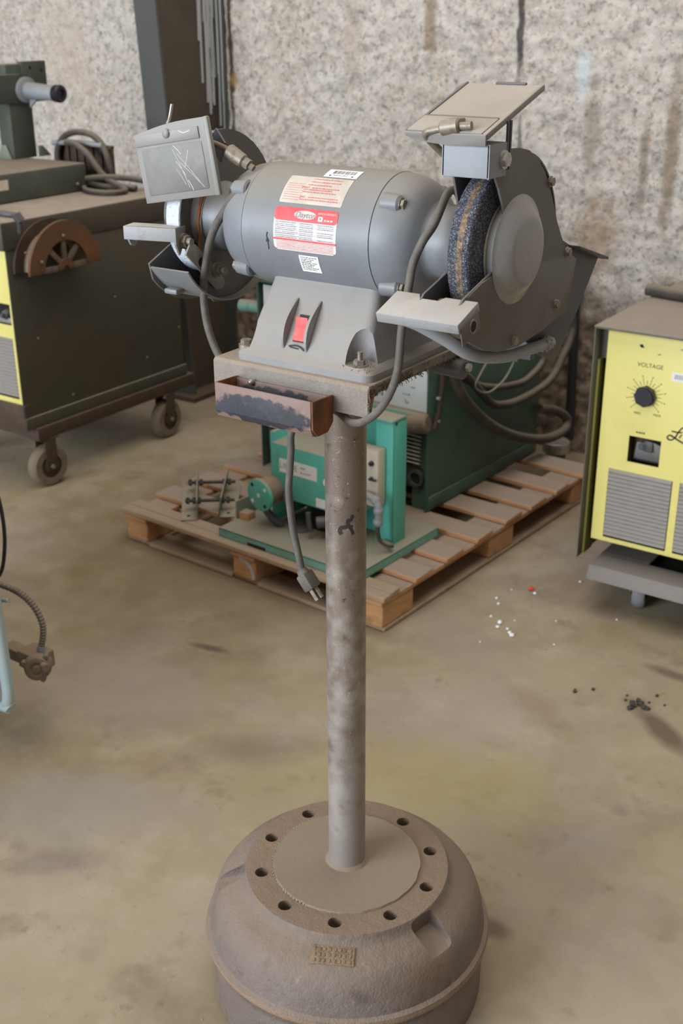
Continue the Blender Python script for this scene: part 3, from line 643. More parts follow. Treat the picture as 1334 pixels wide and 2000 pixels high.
for k in range(5):
    y = .0109 - k * .0047; m._add([f(-.048, y), f(.045, y), f(.045, y + .00025), f(-.048, y + .00025)], [(0, 1, 2, 3)])
m.build('rating_print', 'grey_ink', np_, smooth=False)
m = MB(); lines_mesh(m, onl(0, -2.7, RL + .0004), [(-.046, .042, 0, .0015)], rnd, .55); m.build('band_print', 'label_red_ink', np_, smooth=False)
m = MB(); lines_mesh(m, onl(0, -7.6, RL + .0004), [(-.046, .044, .0046 - k * .0019, .0013) for k in range(6)], rnd, .55); m.build('lower_print', 'label_red_ink', np_, smooth=False)
wl = patch('warning_label', -.0485, .0485, 30.5, 60.8, 'label_cream', g, cr=.001)
m = MB(); f = onl(0, 45.5, RL + .0003)
lines_mesh(m, f, [(-.010, .034, .0172, .0022), (-.012, .034, .0118, .0022), (-.014, .022, .0066, .0022), (-.006, .036, .0018, .0022), (-.018, .026, -.0012, .0022), (-.018, .034, -.0048, .0022), (-.006, .040, -.0122, .0022), (-.018, .042, -.0158, .0022)], rnd, .7)
lines_mesh(m, f, [(-.045, -.018, .0072 - 0.0034 * k, .0018) for k in range(8)], rnd, .35)
m.build('warning_print', 'label_red_ink', wl, smooth=False)
text('warning_heading', 'EMENT:', .0040, onl(-.0155, 47.2, RL + .0004), 'label_red', wl, .1)
text('warning_heading', 'ENT:', .0040, onl(-.0145, 37.3, RL + .0004), 'label_red', wl, .1)
bs = patch('barcode_sticker', -.0010, .0496, 62.6, 76.6, 'sticker', g, r=RL + .0003)
m = MB(); x = .0085
while x < .042:
    w = rnd.choice((.0005, .0009, .0014)); f = onl(0, 69.6, RL + .0005); m._add([f(x, -.002), f(x + w, -.002), f(x + w, .0062), f(x, .0062)], [(0, 1, 2, 3)]); x += w + rnd.choice((.0006, .001, .0014))
lines_mesh(m, onl(0, 69.6, RL + .0005), [(.012, .034, -.0058, .002)], rnd, .6)
for cx in (.0075, .0415): m._add([f(cx + .0016 * math.cos(k * PI / 5), -.0064 + .0014 * math.sin(k * PI / 5)) for k in range(10)], [tuple(range(10))])
m.build('barcode_print', 'ink', bs, smooth=False)
sm = patch('small_white_label', -.0127, .0180, -33.2, -15.6, 'sticker', g, r=RL + .0002)
m = MB(); lines_mesh(m, onl(.0025, -24.4, RL + .0004), [(-.0125, .0125 - .004 * (k % 3), .0092 - k * .0026, .0020) for k in range(8)], rnd, .6); m.build('small_print', 'ink', sm, smooth=False)
m = MB(); f = onl(-.0605, -5.5, RL + .0002)
strokes(m, f, [(.0003, .011), (-.0010, .006), (.0004, .002)], .0016); strokes(m, f, [(-.002, -.0015), (.0, .003), (.0018, -.0015)], .0018); strokes(m, f, [(0, .0), (.0006, -.006), (.0002, -.012)], .0014)
m.build('scuff_mark', 'ink', shell, smooth=False)

# ---------------- wheel guards
def guard(side):
    s = side
    if s > 0: xi, xo = .2025, .256
    else: xi, xo = -.2025, -.2585
    outer = [(-.066, .091), (-.066, .126), (-.038, .1205), (-.006, .119), (.020, .114), (.046, .100), (.064, .086), (.078, .071), (.094, .046), (.110, .019), (.128, -.004), (.144, -.022), (.148, -.030), (.158, -.029), (.181, -.041), (.161, -.106),
             (.112, -.114), (.090, -.118), (.018, -.124), (-.036, -.119), (-.074, -.108), (-.110, -.092), (-.133, -.072), (-.119, -.035), (-.085, -.024), (-.052, -.020), (-.040, -.016), (-.042, .0), (-.040, .020), (-.036, .034), (-.038, .046), (-.042, .056), (-.056, .080)]
    if s < 0:
        outer = [(-.040, .100), (-.040, .118)] + [(.118 * math.cos(R(a)), .118 * math.sin(R(a))) for a in range(105, -30, -9)] + [(.16, -.06), (.15, -.108)] + [(.123 * math.cos(R(a)), .123 * math.sin(R(a))) for a in range(-60, -135, -9)] + [(-.094, -.080), (-.100, -.056), (-.053, -.037), (-.030, -.012), (-.030, .03)]
    m = MB(); m.prism([(p[0], p[1] + AX) for p in outer], (xo, 0, 0), (0, 1, 0), (0, 0, 1), .003, bevel=.0008)
    cover = m.build('guard_cover', 'grey_guard', g)
    inner = [(-.060, .088), (-.060, .118)] + [(.118 * math.cos(R(a)), .118 * math.sin(R(a))) for a in range(105, -30, -9)] + [(.16, -.035), (.15, -.105)] + [(.120 * math.cos(R(a)), .120 * math.sin(R(a))) for a in range(-60, -130, -9)] + [(-.088, -.090), (-.124, -.078), (-.122, -.040), (-.072, -.022), (-.040, -.012), (-.030, .02), (-.046, .052)]
    if s < 0:
        inner = [(-.012, .090), (-.012, .118)] + [(.118 * math.cos(R(a)), .118 * math.sin(R(a))) for a in range(94, -30, -8)] + [(.16, -.035), (.15, -.105)] + [(.120 * math.cos(R(a)), .120 * math.sin(R(a))) for a in range(-60, -112, -9)] + [(-.050, -.098), (-.056, -.060), (-.050, -.022), (-.052, -.002), (-.046, .020), (-.038, .034), (-.016, .060)]
    m = MB(); m.prism([(p[0], p[1] + AX) for p in inner], (xi - .003 * (s > 0), 0, 0), (0, 1, 0), (0, 0, 1), .003, bevel=.0008)
    plate = m.build('guard_inner_plate', 'grey_guard', g)
    if s < 0:
        m = MB(); m.tube([(xi - .001, -.053, AX - .045), (xi - .001, -.050, AX - .022), (xi - .001, -.052, AX - .002), (xi - .001, -.046, AX + .020), (xi - .001, -.038, AX + .034), (xi - .001, -.016, AX + .060)], .0026, 8, 4); m.build('rusty_edge', 'rust_edge', plate)
    # rim band: curved sheet joining the two plates around the back
    m = MB(); R0 = .1145
    angs = [R(a) for a in range(118, -20, -6)]
    ptsA = [(R0 * math.cos(a), R0 * math.sin(a)) for a in angs] + [(.135, -.052)]
    angB = [R(a) for a in range(-52, -146 if s > 0 else -150, -6)]; xr = 0 if s > 0 else .016
    ptsB = [(.14, -.100)] + [((R0 + .002) * math.cos(a), (R0 + .002) * math.sin(a)) for a in angB]
    if s < 0: ptsA = ptsA[2:]
    for pts in (ptsA, ptsB):
        t = bmesh.new(); lo, hi = min(xi, xo) + .0005, max(xi, xo) + .0005 + (xr if pts is ptsB else 0)
        inn = [(p[0] * .978, p[1] * .978) for p in pts]
        vo = [[t.verts.new((x, p[0], p[1] + AX)) for x in (lo, hi)] for p in pts]; vi = [[t.verts.new((x, p[0], p[1] + AX)) for x in (lo, hi)] for p in inn]
        for V in (vo, vi):
            for A, B in zip(V, V[1:]): t.faces.new((A[0], A[1], B[1], B[0]))
        for k in (0, -1): t.faces.new((vo[k][0], vo[k][1], vi[k][1], vi[k][0]))
        for e in (0, 1):
            for k in range(len(pts) - 1): t.faces.new((vo[k][e], vo[k + 1][e], vi[k + 1][e], vi[k][e]))
        m.merge(t)
    rim = m.build('guard_rim', 'grey_guard' if s > 0 else 'grey', g)
    if s > 0:
        m = MB(); m.lathe([(.2480, .0560), (.2484, .0596), (.2580, .0610), (.2592, .0655), (.2602, .0625), (.2630, .0592), (.2690, .0505), (.2728, .0445), (.2745, .0405), (.2751, .0360), (.2752, .0005)], (0, 0, AX), (1, 0, 0), 64, caps=False)
        m.build('hub_dome', 'hub', cover)
        for by, bz in ((.082, .071), (.148, -.026), (.122, -.090), (.003, -.113)):
            b = MB(); b.hex((xo + .002, by, AX + bz), (xo + .008, by, AX + bz), .0056); b.cyl((xo + .0028, by, AX + bz), (xo + .0042, by, AX + bz), .0068, seg=16); b.build('cover_screw', 'bolt', cover)
    else:
        m = MB(); m.lathe([(-.2735, .0005), (-.2735, .034), (-.2695, .0465), (-.256, .0590), (-.2585, .0615)], (0, 0, AX), (1, 0, 0), 48, caps=False); m.build('hub_dome', 'hub', cover)
        m = MB(); m.box(-.246, -.222, -.085, -.066, AX - .100, AX - .092, bevel=.003, mat=None); m.build('rim_boss', 'grey', rim)
    return cover, plate
cov_r, pl_r = guard(1)
cov_l, pl_l = guard(-1)

# ---------------- wheels
m = MB(); m.lathe([(.2150, .014), (.2150, .093), (.2165, .0955), (.2185, .0968), (.2420, .0968), (.2440, .0950), (.2450, .092), (.2450, .014)], (0, 0, AX), (1, 0, 0), 128); wr = m.build('grinding_wheel', 'wheel', g, label='dark speckled grinding wheel')
m = MB(); m.lathe([(.2278, .0960), (.2284, .09705), (.2360, .09705), (.2366, .0960)], (0, 0, AX), (1, 0, 0), 128, caps=False); m.build('loaded_band', 'wheel_band', wr)
m = MB(); m.lathe([(.2451, .056), (.2455, .0608), (.2472, .0608), (.2477, .056), (.2477, .01)], (0, 0, AX), (1, 0, 0), 64, caps=False); m.build('clamp_flange', 'chrome', wr)
m = MB(); m.cyl((-.215, 0, AX), (.262, 0, AX), .0095, seg=20); m.build('shaft', 'bright', g)
m = MB(); m.lathe([(-.2385, .012), (-.2385, .0785), (-.2365, .0800), (-.2145, .0800), (-.2135, .0785)], (0, 0, AX), (1, 0, 0), 96); wl_ = m.build('grinding_wheel', 'white_wheel', g, label='worn white grinding wheel')
m = MB(); m.lathe([(-.2136, .0780), (-.2126, .0765), (-.2126, .012)], (0, 0, AX), (1, 0, 0), 96, caps=False); m.build('wheel_side_face', 'wheel_side', wl_)
m = MB(); m.lathe([(-.212, .010), (-.212, .040), (-.2065, .042), (-.2065, .010)], (0, 0, AX), (1, 0, 0), 48, caps=False); m.build('clamp_flange', 'dark_steel', wl_)

# ---------------- spark box over the right wheel
m = MB(); m.box(.2000, .2610, -.0860, -.0835, .2560, .2932, bevel=.001); m.box(.2585, .2610, -.0860, -.0445, .2560, .2930); m.box(.2000, .2025, -.0860, -.0445, .2560, .2930); m.box(.2010, .2600, -.0855, -.0445, .2905, .2930)
sb = m.build('spark_box', 'galv', g)
m = MB(); m.hex((.261, -.052, .2745), (.2675, -.052, .2745), .0085); m.cyl((.261, -.052, .2745), (.2635, -.052, .2745), .0105, seg=20); m.build('spark_box_bolt', 'bright', sb)
m = MB(); m.cyl((.190, -.060, .259), (.204, -.060, .259), .006, seg=16, bevel=.0015); m.build('spark_box_stud', 'bolt', sb)
m = MB()
for y_ in (-.0445, -.0375): m.box(.2590, .2615, y_, y_ + .0032, .262, .316)
m.build('shield_post', 'dark_steel', g, label='slotted upright bar')

# ---------------- right eye shield: flat, dust covered, tipped up at the back
sl = math.atan2(.045, .140)
RS = Matrix.Translation((.2055, -.090, .3025)) @ Matrix.Rotation(sl, 4, 'X')
m = MB(); m.box(-.0490, .0490, .004, .146, -.0015, .0015, mat=RS); es = m.build('eye_shield', 'shield', g, label='flat dust covered eye shield')
m = MB(); m.box(-.0520, -.0480, 0, .148, -.003, .0030, bevel=.0012, mat=RS); m.build('shield_edge', 'dark_steel', es)
m = MB(); m.box(.0470, .0540, -.001, .148, -.0050, .0032, bevel=.0024, mat=RS); m.build('shield_edge', 'shield_frame', es)
m = MB(); m.box(-.0490, .0480, -.001, .040, .0014, .0040, bevel=.0008, mat=RS); m.build('clamp_strip', 'shield_frame', es)
m = MB(); m.box(-.0490, .0475, .0395, .0425, .0016, .0043, bevel=.0006, mat=RS); m.build('strip_edge', 'dark_steel', es)
m = MB(); m.prism([(-.051, .002), (-.051, -.003), (-.030, -.0085), (.0, -.011), (.052, -.0105), (.054, .003)], RS @ Vector((0, -.0015, 0)), (1, 0, 0), RS.to_3x3() @ Vector((0, 0, 1)), .0025, bevel=.0006); m.build('front_lip', 'shield_frame', es)
m = MB(); m.box(-.010, .0300, .1440, .149, -.002, .0036, bevel=.0006, mat=RS); m.build('rear_clip', 'dark_steel', es)
m = MB(); m.sphere((.207, -.078, .3125), .010, 16, 10, (1, .9, .45)); m.build('rivet', 'shield_frame', es)
m = MB(); m.tube([(.203, -.046, .262), (.189, -.066, .279), (.1815, -.090, .2985), (.185, -.094, .304), (.194, -.093, .3065), (.215, -.090, .3105), (.238, -.088, .3130)], .0045, 14, 4); rd = m.build('shield_rod', 'bolt', es, label='bent support rod')
m = MB(); m.cyl((.201, -.0925, .3085), (.224, -.0895, .3125), .0085, seg=20, bevel=.002); m.box(.206, .220, -.094, -.068, .312, .3195, bevel=.002); m.build('rod_clamp', 'bolt', es)

# ---------------- tool rests
tt = Matrix.Translation((.2205, -.124, .1265)) @ Matrix.Rotation(R(20), 4, 'X')
m = MB(); t = [(-.0545, 0), (-.0220, 0), (-.0190, -.0105), (.0080, -.0105), (.0110, 0), (.0545, 0), (.0545, -.0505), (-.0545, -.0505)]
for u_, v_ in [(0, 0)]:
    tb = MB(); tb.prism([(p[0], p[1]) for p in t][::-1], (0, 0, 0), (1, 0, 0), (0, 1, 0), -.0125, bevel=.0012)
    m.merge(tb.bm, tt)
tr_r = m.build('tool_rest', 'alu', g, label='cast metal tool rest')
m = MB(); m.box(.0525, .0560, -.047, -.004, -.032, -.006, bevel=.0025, mat=tt); rl = m.build('rest_lug', 'grey_guard', tr_r)
m = MB(); m.cyl(tt @ Vector((.0555, -.022, -.019)), tt @ Vector((.0566, -.022, -.019)), .0062, seg=20); m.build('lug_hole', 'void', rl)
m = MB(); m.lathe([(0, .0062), (.0014, .0066), (.0014, .0086), (0, .009)], tt @ Vector((.0555, -.022, -.019)), (1, 0, 0), 24, caps=False); m.build('hole_rim', 'bolt', rl)
for xa, sgn in ((.2040, 1), (.2560, -1)):
    m = MB(); m.prism([(-.060, AX - .034), (-.060, AX - .016), (-.128, AX - .036), (-.140, AX - .045), (-.140, AX - .062), (-.118, AX - .066)], (xa - .001, 0, 0), (0, 1, 0), (0, 0, 1), .0030, bevel=.0006); m.build('rest_arm', 'dark_steel', tr_r)
m = MB(); m.sphere((.222, -.112, .118), .007, 14, 8, (1, 1, .5)); m.build('rest_stud', 'rust_edge', tr_r)

tl = Matrix.Translation((-.2040, -.0975, .160)) @ Matrix.Rotation(R(15.5), 4, 'Z')
m = MB(); m.box(-.081, -.0010, 0, .0300, -.0036, 0, bevel=.0008, mat=tl); m.box(-.081, -.0010, -.0002, .0032, -.0185, 0, bevel=.0010, mat=tl); tr_l = m.build('tool_rest', 'alu', g, label='thin bent tool rest with bright front lip')
m = MB(); m.prism([(0, 0), (.036, 0), (.026, -.020), (.010, -.038), (.0, -.022)], tl @ Vector((-.0040, 0, 0)), tl.to_3x3() @ Vector((0, 1, 0)), (0, 0, 1), .0032, bevel=.0005); cheek = m.build('rest_cheek', 'arm_grey', tr_l)
m = MB(); m.prism([(.001, -.017), (.026, -.017), (.026, -.026), (.018, -.030), (.008, -.027)], tl @ Vector((-.077, 0, 0)), tl.to_3x3() @ Vector((0, 1, 0)), (0, 0, 1), .0030, bevel=.0005); m.build('rest_tab', 'galv', tr_l)
c0 = tl @ Vector((.0, .0195, -.0195))
m = MB(); m.cyl(c0, c0 + Vector((.0035, 0, 0)), .0105, seg=24); m.hex(c0 + Vector((.0035, 0, 0)), c0 + Vector((.0090, 0, 0)), .0088); m.cyl(c0 + Vector((.009, 0, 0)), c0 + Vector((.0155, 0, 0)), .0050, seg=14); m.build('rest_bolt', 'bolt', tr_l)
A0 = Vector((-.1965, -.079, .1270)); A1 = Vector((-.1965, -.026, .0770))
d = (A1 - A0).normalized(); nrm = Vector((0, -d.z, d.y))
m = MB(); pr = [(-.008, -.010), (.075, -.012), (.086, -.004), (.086, .006), (.074, .013), (.0, .012), (-.010, .004)]
m.prism(pr, A0, d, nrm, .0032, bevel=.0006); m.prism([(-.008, .0105), (.078, .0125), (.078, .0150), (-.008, .0130)], A0, d, nrm, -.012, bevel=.0005)
arm = m.build('rest_arm', 'arm_grey', tr_l, label='slanting arm with two bolts')
m = MB(); m.cyl(A0 + d * .024 + Vector((.0006, 0, 0)), A0 + d * .024 + Vector((-.0042, 0, 0)), .0065, seg=20); m.cyl(A0 + d * .024 + Vector((.0032, 0, 0)), A0 + d * .024 + Vector((.0038, 0, 0)), .0062, seg=20); m.build('arm_slot', 'void', arm)
b0 = Vector((-.1933, -.031, .0945))
m = MB(); m.cyl(b0, b0 + Vector((.0055, 0, 0)), .0110, seg=24); m.hex(b0 + Vector((.0055, 0, 0)), b0 + Vector((.0115, 0, 0)), .0092); m.cyl(b0 + Vector((.0115, 0, 0)), b0 + Vector((.017, 0, 0)), .0052, seg=14); m.build('arm_bolt', 'bolt', arm)

# ---------------- left eye shield, hanging in front of the wheel, facing out
c_tl, c_tr, c_bl, c_br = Vector((-.2650, -.090, .2875)), Vector((-.1505, -.070, .3065)), Vector((-.2590, -.090, .1880)), Vector((-.1385, -.070, .2080))
ex = (c_tr - c_tl).normalized(); ez = ((c_tl - c_bl) - ex * (c_tl - c_bl).dot(ex)).normalized(); en = ez.cross(ex)   # en points to the back
Wd = (c_tr - c_tl).length; Hd = (c_tl - c_bl).length
LS = Matrix((( ex.x, en.x, ez.x, c_bl.x), (ex.y, en.y, ez.y, c_bl.y), (ex.z, en.z, ez.z, c_bl.z), (0, 0, 0, 1)))
m = MB()
def ls(x, z, y=0): return LS @ Vector((x, y, z))
top = [(Wd * k / 10, Hd - .0 - .010 * (1 - math.sin(PI / 2 * min(1, k / 7)))) for k in range(11)]
m2 = bmesh.new(); mm = MB(); mm.prism([(0, 0), (Wd, 0)] + top[::-1], (0, 0, 0), (1, 0, 0), (0, 0, 1), .004, bevel=.0010); m.merge(mm.bm, LS)
el = m.build('eye_shield', 'shield_frame', g, label='square scratched eye shield facing the photographer')
m = MB(); m.box(.008, Wd - .013, -.0052, .0005, .009, Hd * .715, bevel=.0022, mat=LS); lens = m.build('lens', 'shield', el)
m = MB(); m.box(Wd - .0065, Wd + .0015, -.0052, .0030, -.001, Hd + .0005, bevel=.0022, mat=LS); m.build('shield_edge', 'shield_frame', el)
m = MB(); m.box(.001, Wd - .015, -.0058, -.0030, Hd * .745, Hd - .010, bevel=.0010, mat=LS); m.build('clamp_strip', 'shield_frame', el)
m = MB(); m.sphere(ls(.0525, Hd * .865, -.0055), .0062, 16, 10, (1, .5, 1)); m.build('rivet', 'shield_frame', el)
m = MB(); rr = random.Random(4); fs = lambda u, v: ls(u, v, -.0054)
for a, b in (((.058, .066), (.075, .014)), ((.063, .060), (.092, .020)), ((.060, .050), (.072, .030)), ((.066, .048), (.098, .012)), ((.059, .040), (.070, .018)), ((.082, .062), (.072, .040)), ((.070, .058), (.060, .070)), ((.074, .024), (.080, .010))):
    strokes(m, fs, [a, ((a[0] + b[0]) / 2 + .0006, (a[1] + b[1]) / 2), b], rr.uniform(.0005, .0010), 3)
strokes(m, lambda u, v: ls(u, v, -.0060), [(.072, .088), (.080, .084), (.090, .086)], .0012, 3)
m.build('scratch_marks', 'scratch', lens, smooth=False)
m = MB(); m.tube([ls(.050, Hd - .002, .006), ls(.052, Hd + .006, .012), ls(.058, Hd + .022, .014)], .0022, 10, 3); m.build('rod_end', 'bright', el)
m = MB(); m.tube([ls(.052, Hd * .86, .010), (-.165, -.052, .268), (-.140, -.044, .254), (-.112, -.040, .239)], .0042, 12, 3); m.build('shield_rod', 'dusty_metal', el)
m = MB(); q0, q1 = Vector((-.150, -.046, .260)), Vector((-.126, -.042, .2470)); m.cyl(q0, q1, .0108, .0092, seg=20, bevel=.002); m.hex(q1, q1 + (q1 - q0) * .3, .0075); m.build('rod_clamp', 'bolt', el)
m = MB(); m.prism([(0, 0), (.030, -.012), (.038, .016), (.010, .026)], (-.199, -.020, .262), (.85, -.35, -.25), (0, .2, 1), .003); m.build('shield_bracket', 'dark_steel', el)

# ---------------- dust chute behind the right wheel, and the bent rod
m = MB(); m.prism([(.150, -.005), (.205, -.028), (.312, -.060), (.248, -.128), (.182, -.187), (.120, -.160), (.072, -.126), (.10, -.06)], (.2340, 0, AX), (0, 1, 0), (0, 0, 1), .0030, bevel=.0007)
m.prism([(.205, -.028), (.312, -.060), (.312, -.064), (.205, -.032)], (.2340, 0, AX), (0, 1, 0), (0, 0, 1), .018, bevel=.0007)
m.build('dust_chute', 'dark_steel', g, label='dark sheet metal chute plate')
m = MB(); m.tube([(.165, -.128, .096), (.190, -.118, .088), (.215, -.098, .070), (.236, -.062, .044), (.2445, .006, .0270), (.2455, .073, .0205), (.2460, .145, .0150)], .0078, 14, 5)
bar = m.build('bent_rod', 'galv', g)
m = MB(); rr = random.Random(9)
for k in range(46): p = Vector((.2460, .134 + rr.uniform(-.014, .012), .0158)) + Vector((rr.uniform(-1, 1), rr.uniform(-.4, .4), rr.uniform(-1, 1))).normalized() * .008; m.sphere(p, rr.uniform(.0012, .0028), 6, 4)
m.build('metal_dust_clot', 'bolt', bar, kind='stuff')
m = MB(); m.box(.120, .215, .110, .1135, -.010, .030, bevel=.001); m.box(.212, .2345, .108, .122, -.004, .030, bevel=.001); m.build('chute_bracket', 'dark_steel', g)

# ---------------- power cords
m = MB(); m.tube([(.150, .050, .150), (.156, .048, .195), (.160, .024, .222), (.168, -.012, .226), (.178, -.045, .214), (.181, -.068, .196), (.176, -.085, .178), (.169, -.094, .153), (.1685, -.102, .127), (.171, -.120, .082),
                  (.1725, -.130, .033), (.161, -.130, -.001), (.143, -.130, -.028), (.120, -.129, -.0455), (.096, -.118, -.0530), (.072, -.100, -.0550), (.050, -.085, -.0560), (.020, -.078, -.058), (-.008, -.085, -.068),
                  (-.014, -.100, -.094), (-.0155, -.100, -.120), (-.0185, -.100, -.151), (-.021, -.100, -.182), (-.017, -.100, -.2275), (-.009, -.100, -.265), (-.001, -.100, -.298)], .0052, 12, 5)
cord = m.build('power_cord', 'cable', g)
pd = Vector((.030, 0, -.036)).normalized()
p0 = Vector((-.002, -.100, -.297)); m = MB()
m.cyl(p0, p0 + pd * .008, .0075, .0095, seg=16); m.box(-.011, .011, -.009, .009, 0, .026, bevel=.003, mat=Matrix.Translation(p0 + pd * .006) @ pd.to_track_quat('Z', 'Y').to_matrix().to_4x4())
plug = m.build('plug', 'cable', cord)
for e in (-.006, .006):
    q = Matrix.Translation(p0 + pd * .032) @ pd.to_track_quat('Z', 'Y').to_matrix().to_4x4(); m = MB(); m.box(e - .0008, e + .0008, -.003, .003, 0, .017, mat=q); m.build('plug_blade', 'bolt', plug)
m = MB(); m.tube([(-.106, .045, .170), (-.112, .020, .226), (-.113, -.030, .2255), (-.123, -.056, .212), (-.146, -.060, .187), (-.172, -.061, .150), (-.186, -.061, .108), (-.1925, -.061, .070), (-.191, -.061, .033), (-.183, -.061, .004), (-.170, -.061, -.020), (-.152, -.058, -.040), (-.120, -.045, -.058), (-.07, -.02, -.060), (-.036, -.01, -.060)], .0055, 12, 5)
m.build('power_cord', 'cable', g)

# ================================================================== pallet (local frame: x to the right, y to the back)
PB = Vector((-.584, 1.026, 0)); PR = R(-3.5); PM = Matrix.Translation(PB) @ Matrix.Rotation(PR, 4, 'Z')
pal = thing('wooden_pallet', 'dusty orange-brown wooden block pallet carrying the green machines', 'pallet', PB, PR)
rr = random.Random(12)
def board(nm, mat, x0, x1, y0, y1, z0, z1, b=.0025, parent=pal):
    m = MB(); m.box(x0, x1, y0, y1, z0, z1, bevel=b, seg=1); return m.build(nm, mat, parent)
XL = -1.016
for y0, y1 in ((.002, .040), (.042, .086), (.150, .238), (.306, .398), (.472, .562), (.640, .738), (.784, .884), (.944, 1.030), (1.124, 1.222)):
    board('deck_board', 'wood_front' if y0 < .1 else 'wood', XL + rr.uniform(-.006, .006), rr.uniform(-.004, .004), y0, y1, .096 + rr.uniform(-.001, .001), .112)
for x0, x1 in ((XL + .004, XL + .104), (-.558, -.462), (-.118, -.008)):
    board('stringer_board', 'wood', x0, x1, .006, 1.218, .080, .0955)
    for y0, y1 in ((.012, .158), (.560, .700), (1.085, 1.216)):
        board('block', 'wood_block', x0 + .006, x1 - .002, y0, y1, .0145, .0795, .003)
    board('bottom_board', 'wood_front', x0, x1, .02, 1.21, .001, .0140)
for y0, y1 in ((.012, .10), (1.12, 1.21)): board('bottom_board', 'wood_front', XL + .105, -.560, y0, y1, .001, .0140); board('bottom_board', 'wood_front', -.460, -.120, y0, y1, .001, .0140)
for k in range(20):
    x = rr.choice((-.06, -.035, -.51, XL + .05)); y = rr.choice((.065, .19, .35, .52, .69, .83, .98, 1.17)) + rr.uniform(-.02, .02)
m = MB(); strokes(m, lambda u, v: Vector((u, .0116, v)), [(-.528, .074), (-.500, .070), (-.482, .055), (-.474, .036), (-.473, .020)], .011); m.build('chalk_arc', 'spatter', pal, smooth=False)
m = MB(); m.tube([(-1.0, .26, .1125), (-.96, .235, .116), (-.90, .205, .113)], .004, 6, 3); tag(m.build('wood_splinter', 'wood', None), 'orange wood splinter lying on the left end of the pallet', 'splinter'); bpy.data.objects['wood_splinter'].matrix_world = PM

def pthing(name, label, cat, c, group=None):
    o = thing(name, label, cat, PM @ Vector(c), PR, group); o['off'] = None; del o['off']; return o, -Vector(c)

# ------------------------------------------------------------------ tall dark green machine on the pallet
gm, go = pthing('green_welding_machine', 'tall dark green welding machine with white control face standing on the pallet', 'welder', (-.56, .88, .112))
def gp(m, n, mat, parent=None, **k): return m.build(n, mat, parent or gm, **({} if parent else {'loc': go}), **k)
x0, x1, y0, y1, z0, z1 = -.90, -.232, .55, 1.225, .114, .745
m = MB(); m.box(x1 - .004, x1, y0 - .012, y1, z0, z1, bevel=.0015); side = gp(m, 'side_panel', 'dkgreen')
m = MB(); m.box(x1 - .0005, x1 + .0045, y0, y1 - .004, z0 + .002, z0 + .045, bevel=.0015); gp(m, 'sill_strip', 'dkgreen', side)
m = MB(); m.box(x0, x0 + .004, y0 - .012, y1, z0, z1, bevel=.0015); gp(m, 'side_panel', 'dkgreen')
m = MB(); m.box(x0, x1, y0 - .02, y1 + .005, z1, z1 + .018, bevel=.004); gp(m, 'lid', 'dkgreen')
m = MB(); m.box(x0 + .004, x1 - .004, y1 - .004, y1, z0, z1); gp(m, 'rear_panel', 'dkgreen')
m = MB(); m.box(x0 + .004, x1 - .004, y0 + .10, y0 + .104, z0, .43); gp(m, 'inner_bulkhead', 'void')
m = MB(); m.box(x0 + .02, x1 - .004, y0 - .002, y0 + .002, .432, .735, bevel=.001); wp = gp(m, 'control_face', 'white_panel')
m = MB(); rr = random.Random(31); f = lambda u, v: Vector((u, y0 - .0026, v))
lines_mesh(m, f, [(-.48 + .075 * k, -.48 + .075 * k + .03, .475, .008) for k in range(3)] + [(-.40 + .05 * k, -.385 + .05 * k, .50 + .03 * (k % 2), .008) for k in range(3)], rr, .6, .5, 1.2)
for k in range(3): cx = -.44 + .06 * k; strokes(m, f, [(cx, .462), (cx + .004, .448), (cx + .012, .455)], .003, 2)
gp(m, 'panel_print', 'grey_ink', wp, smooth=False)
m = MB(); m.box(x0 + .004, x1 - .002, y0 - .030, y0 + .004, .408, .431, bevel=.003); gp(m, 'front_ledge', 'teal_dark')
m = MB(); m.box(x1 - .062, x1 - .004, y0 + .006, y0 + .010, z0, .41); gp(m, 'corner_post', 'dkgreen')
for k in range(8):
    m = MB(); m.box(-.46, -.262, -.012, .002, -.0022, .0022, mat=Matrix.Translation((0, y0 + .002, .262 + k * .0125)) @ Matrix.Rotation(R(-28), 4, 'X')); gp(m, 'louvre_slat', 'cream')
m = MB(); m.box(-.47, -.256, y0 + .012, y0 + .016, .25, .365); gp(m, 'louvre_back', 'void')
m = MB(); m.box(-.88, -.256, y0 + .004, y0 + .008, .180, .252); gp(m, 'lower_front', 'frame_rust')
m = MB(); m.lathe([(0, .026), (.012, .028), (.012, .019), (0, .019)], (-.275, y0 + .004, .216), (0, -1, 0), 28, caps=False); rg = gp(m, 'cable_socket', 'dark_steel')
m = MB(); m.cyl((-.275, y0 + .004, .216), (-.275, y0 - .002, .216), .019, seg=24); gp(m, 'socket_hole', 'void', rg)
m = MB(); m.cyl((-.330, .505, .392), (-.222, .528, .408), .026, .030, seg=28, bevel=.006); gp(m, 'drum_handle', 'dusty_metal')
m = MB(); m.tube([(-.214, .580, .575), (-.212, .584, .53), (-.214, .578, .47), (-.216, .570, .42), (-.218, .556, .385)], .0095, 10, 4); sb_ = gp(m, 'side_strap', 'frame_rust')
for z in (.478, .408): m = MB(); m.hex((-.218, .566, z), (-.206, .566, z), .006); gp(m, 'strap_bolt', 'bright', sb_)
m = MB(); m.tube([(x0, .56, .655), (x0 - .04, .558, .655), (x0 - .085, .556, .652)], .020, 16, 2); gp(m, 'side_handle', 'teal_dark')
m = MB(); m.box(x0 - .045, x0 - .02, .60, .64, .66, .72, bevel=.004); m.box(x0 - .02, x0, .6, .64, .66, .72); gp(m, 'hinge_block', 'dusty_metal')

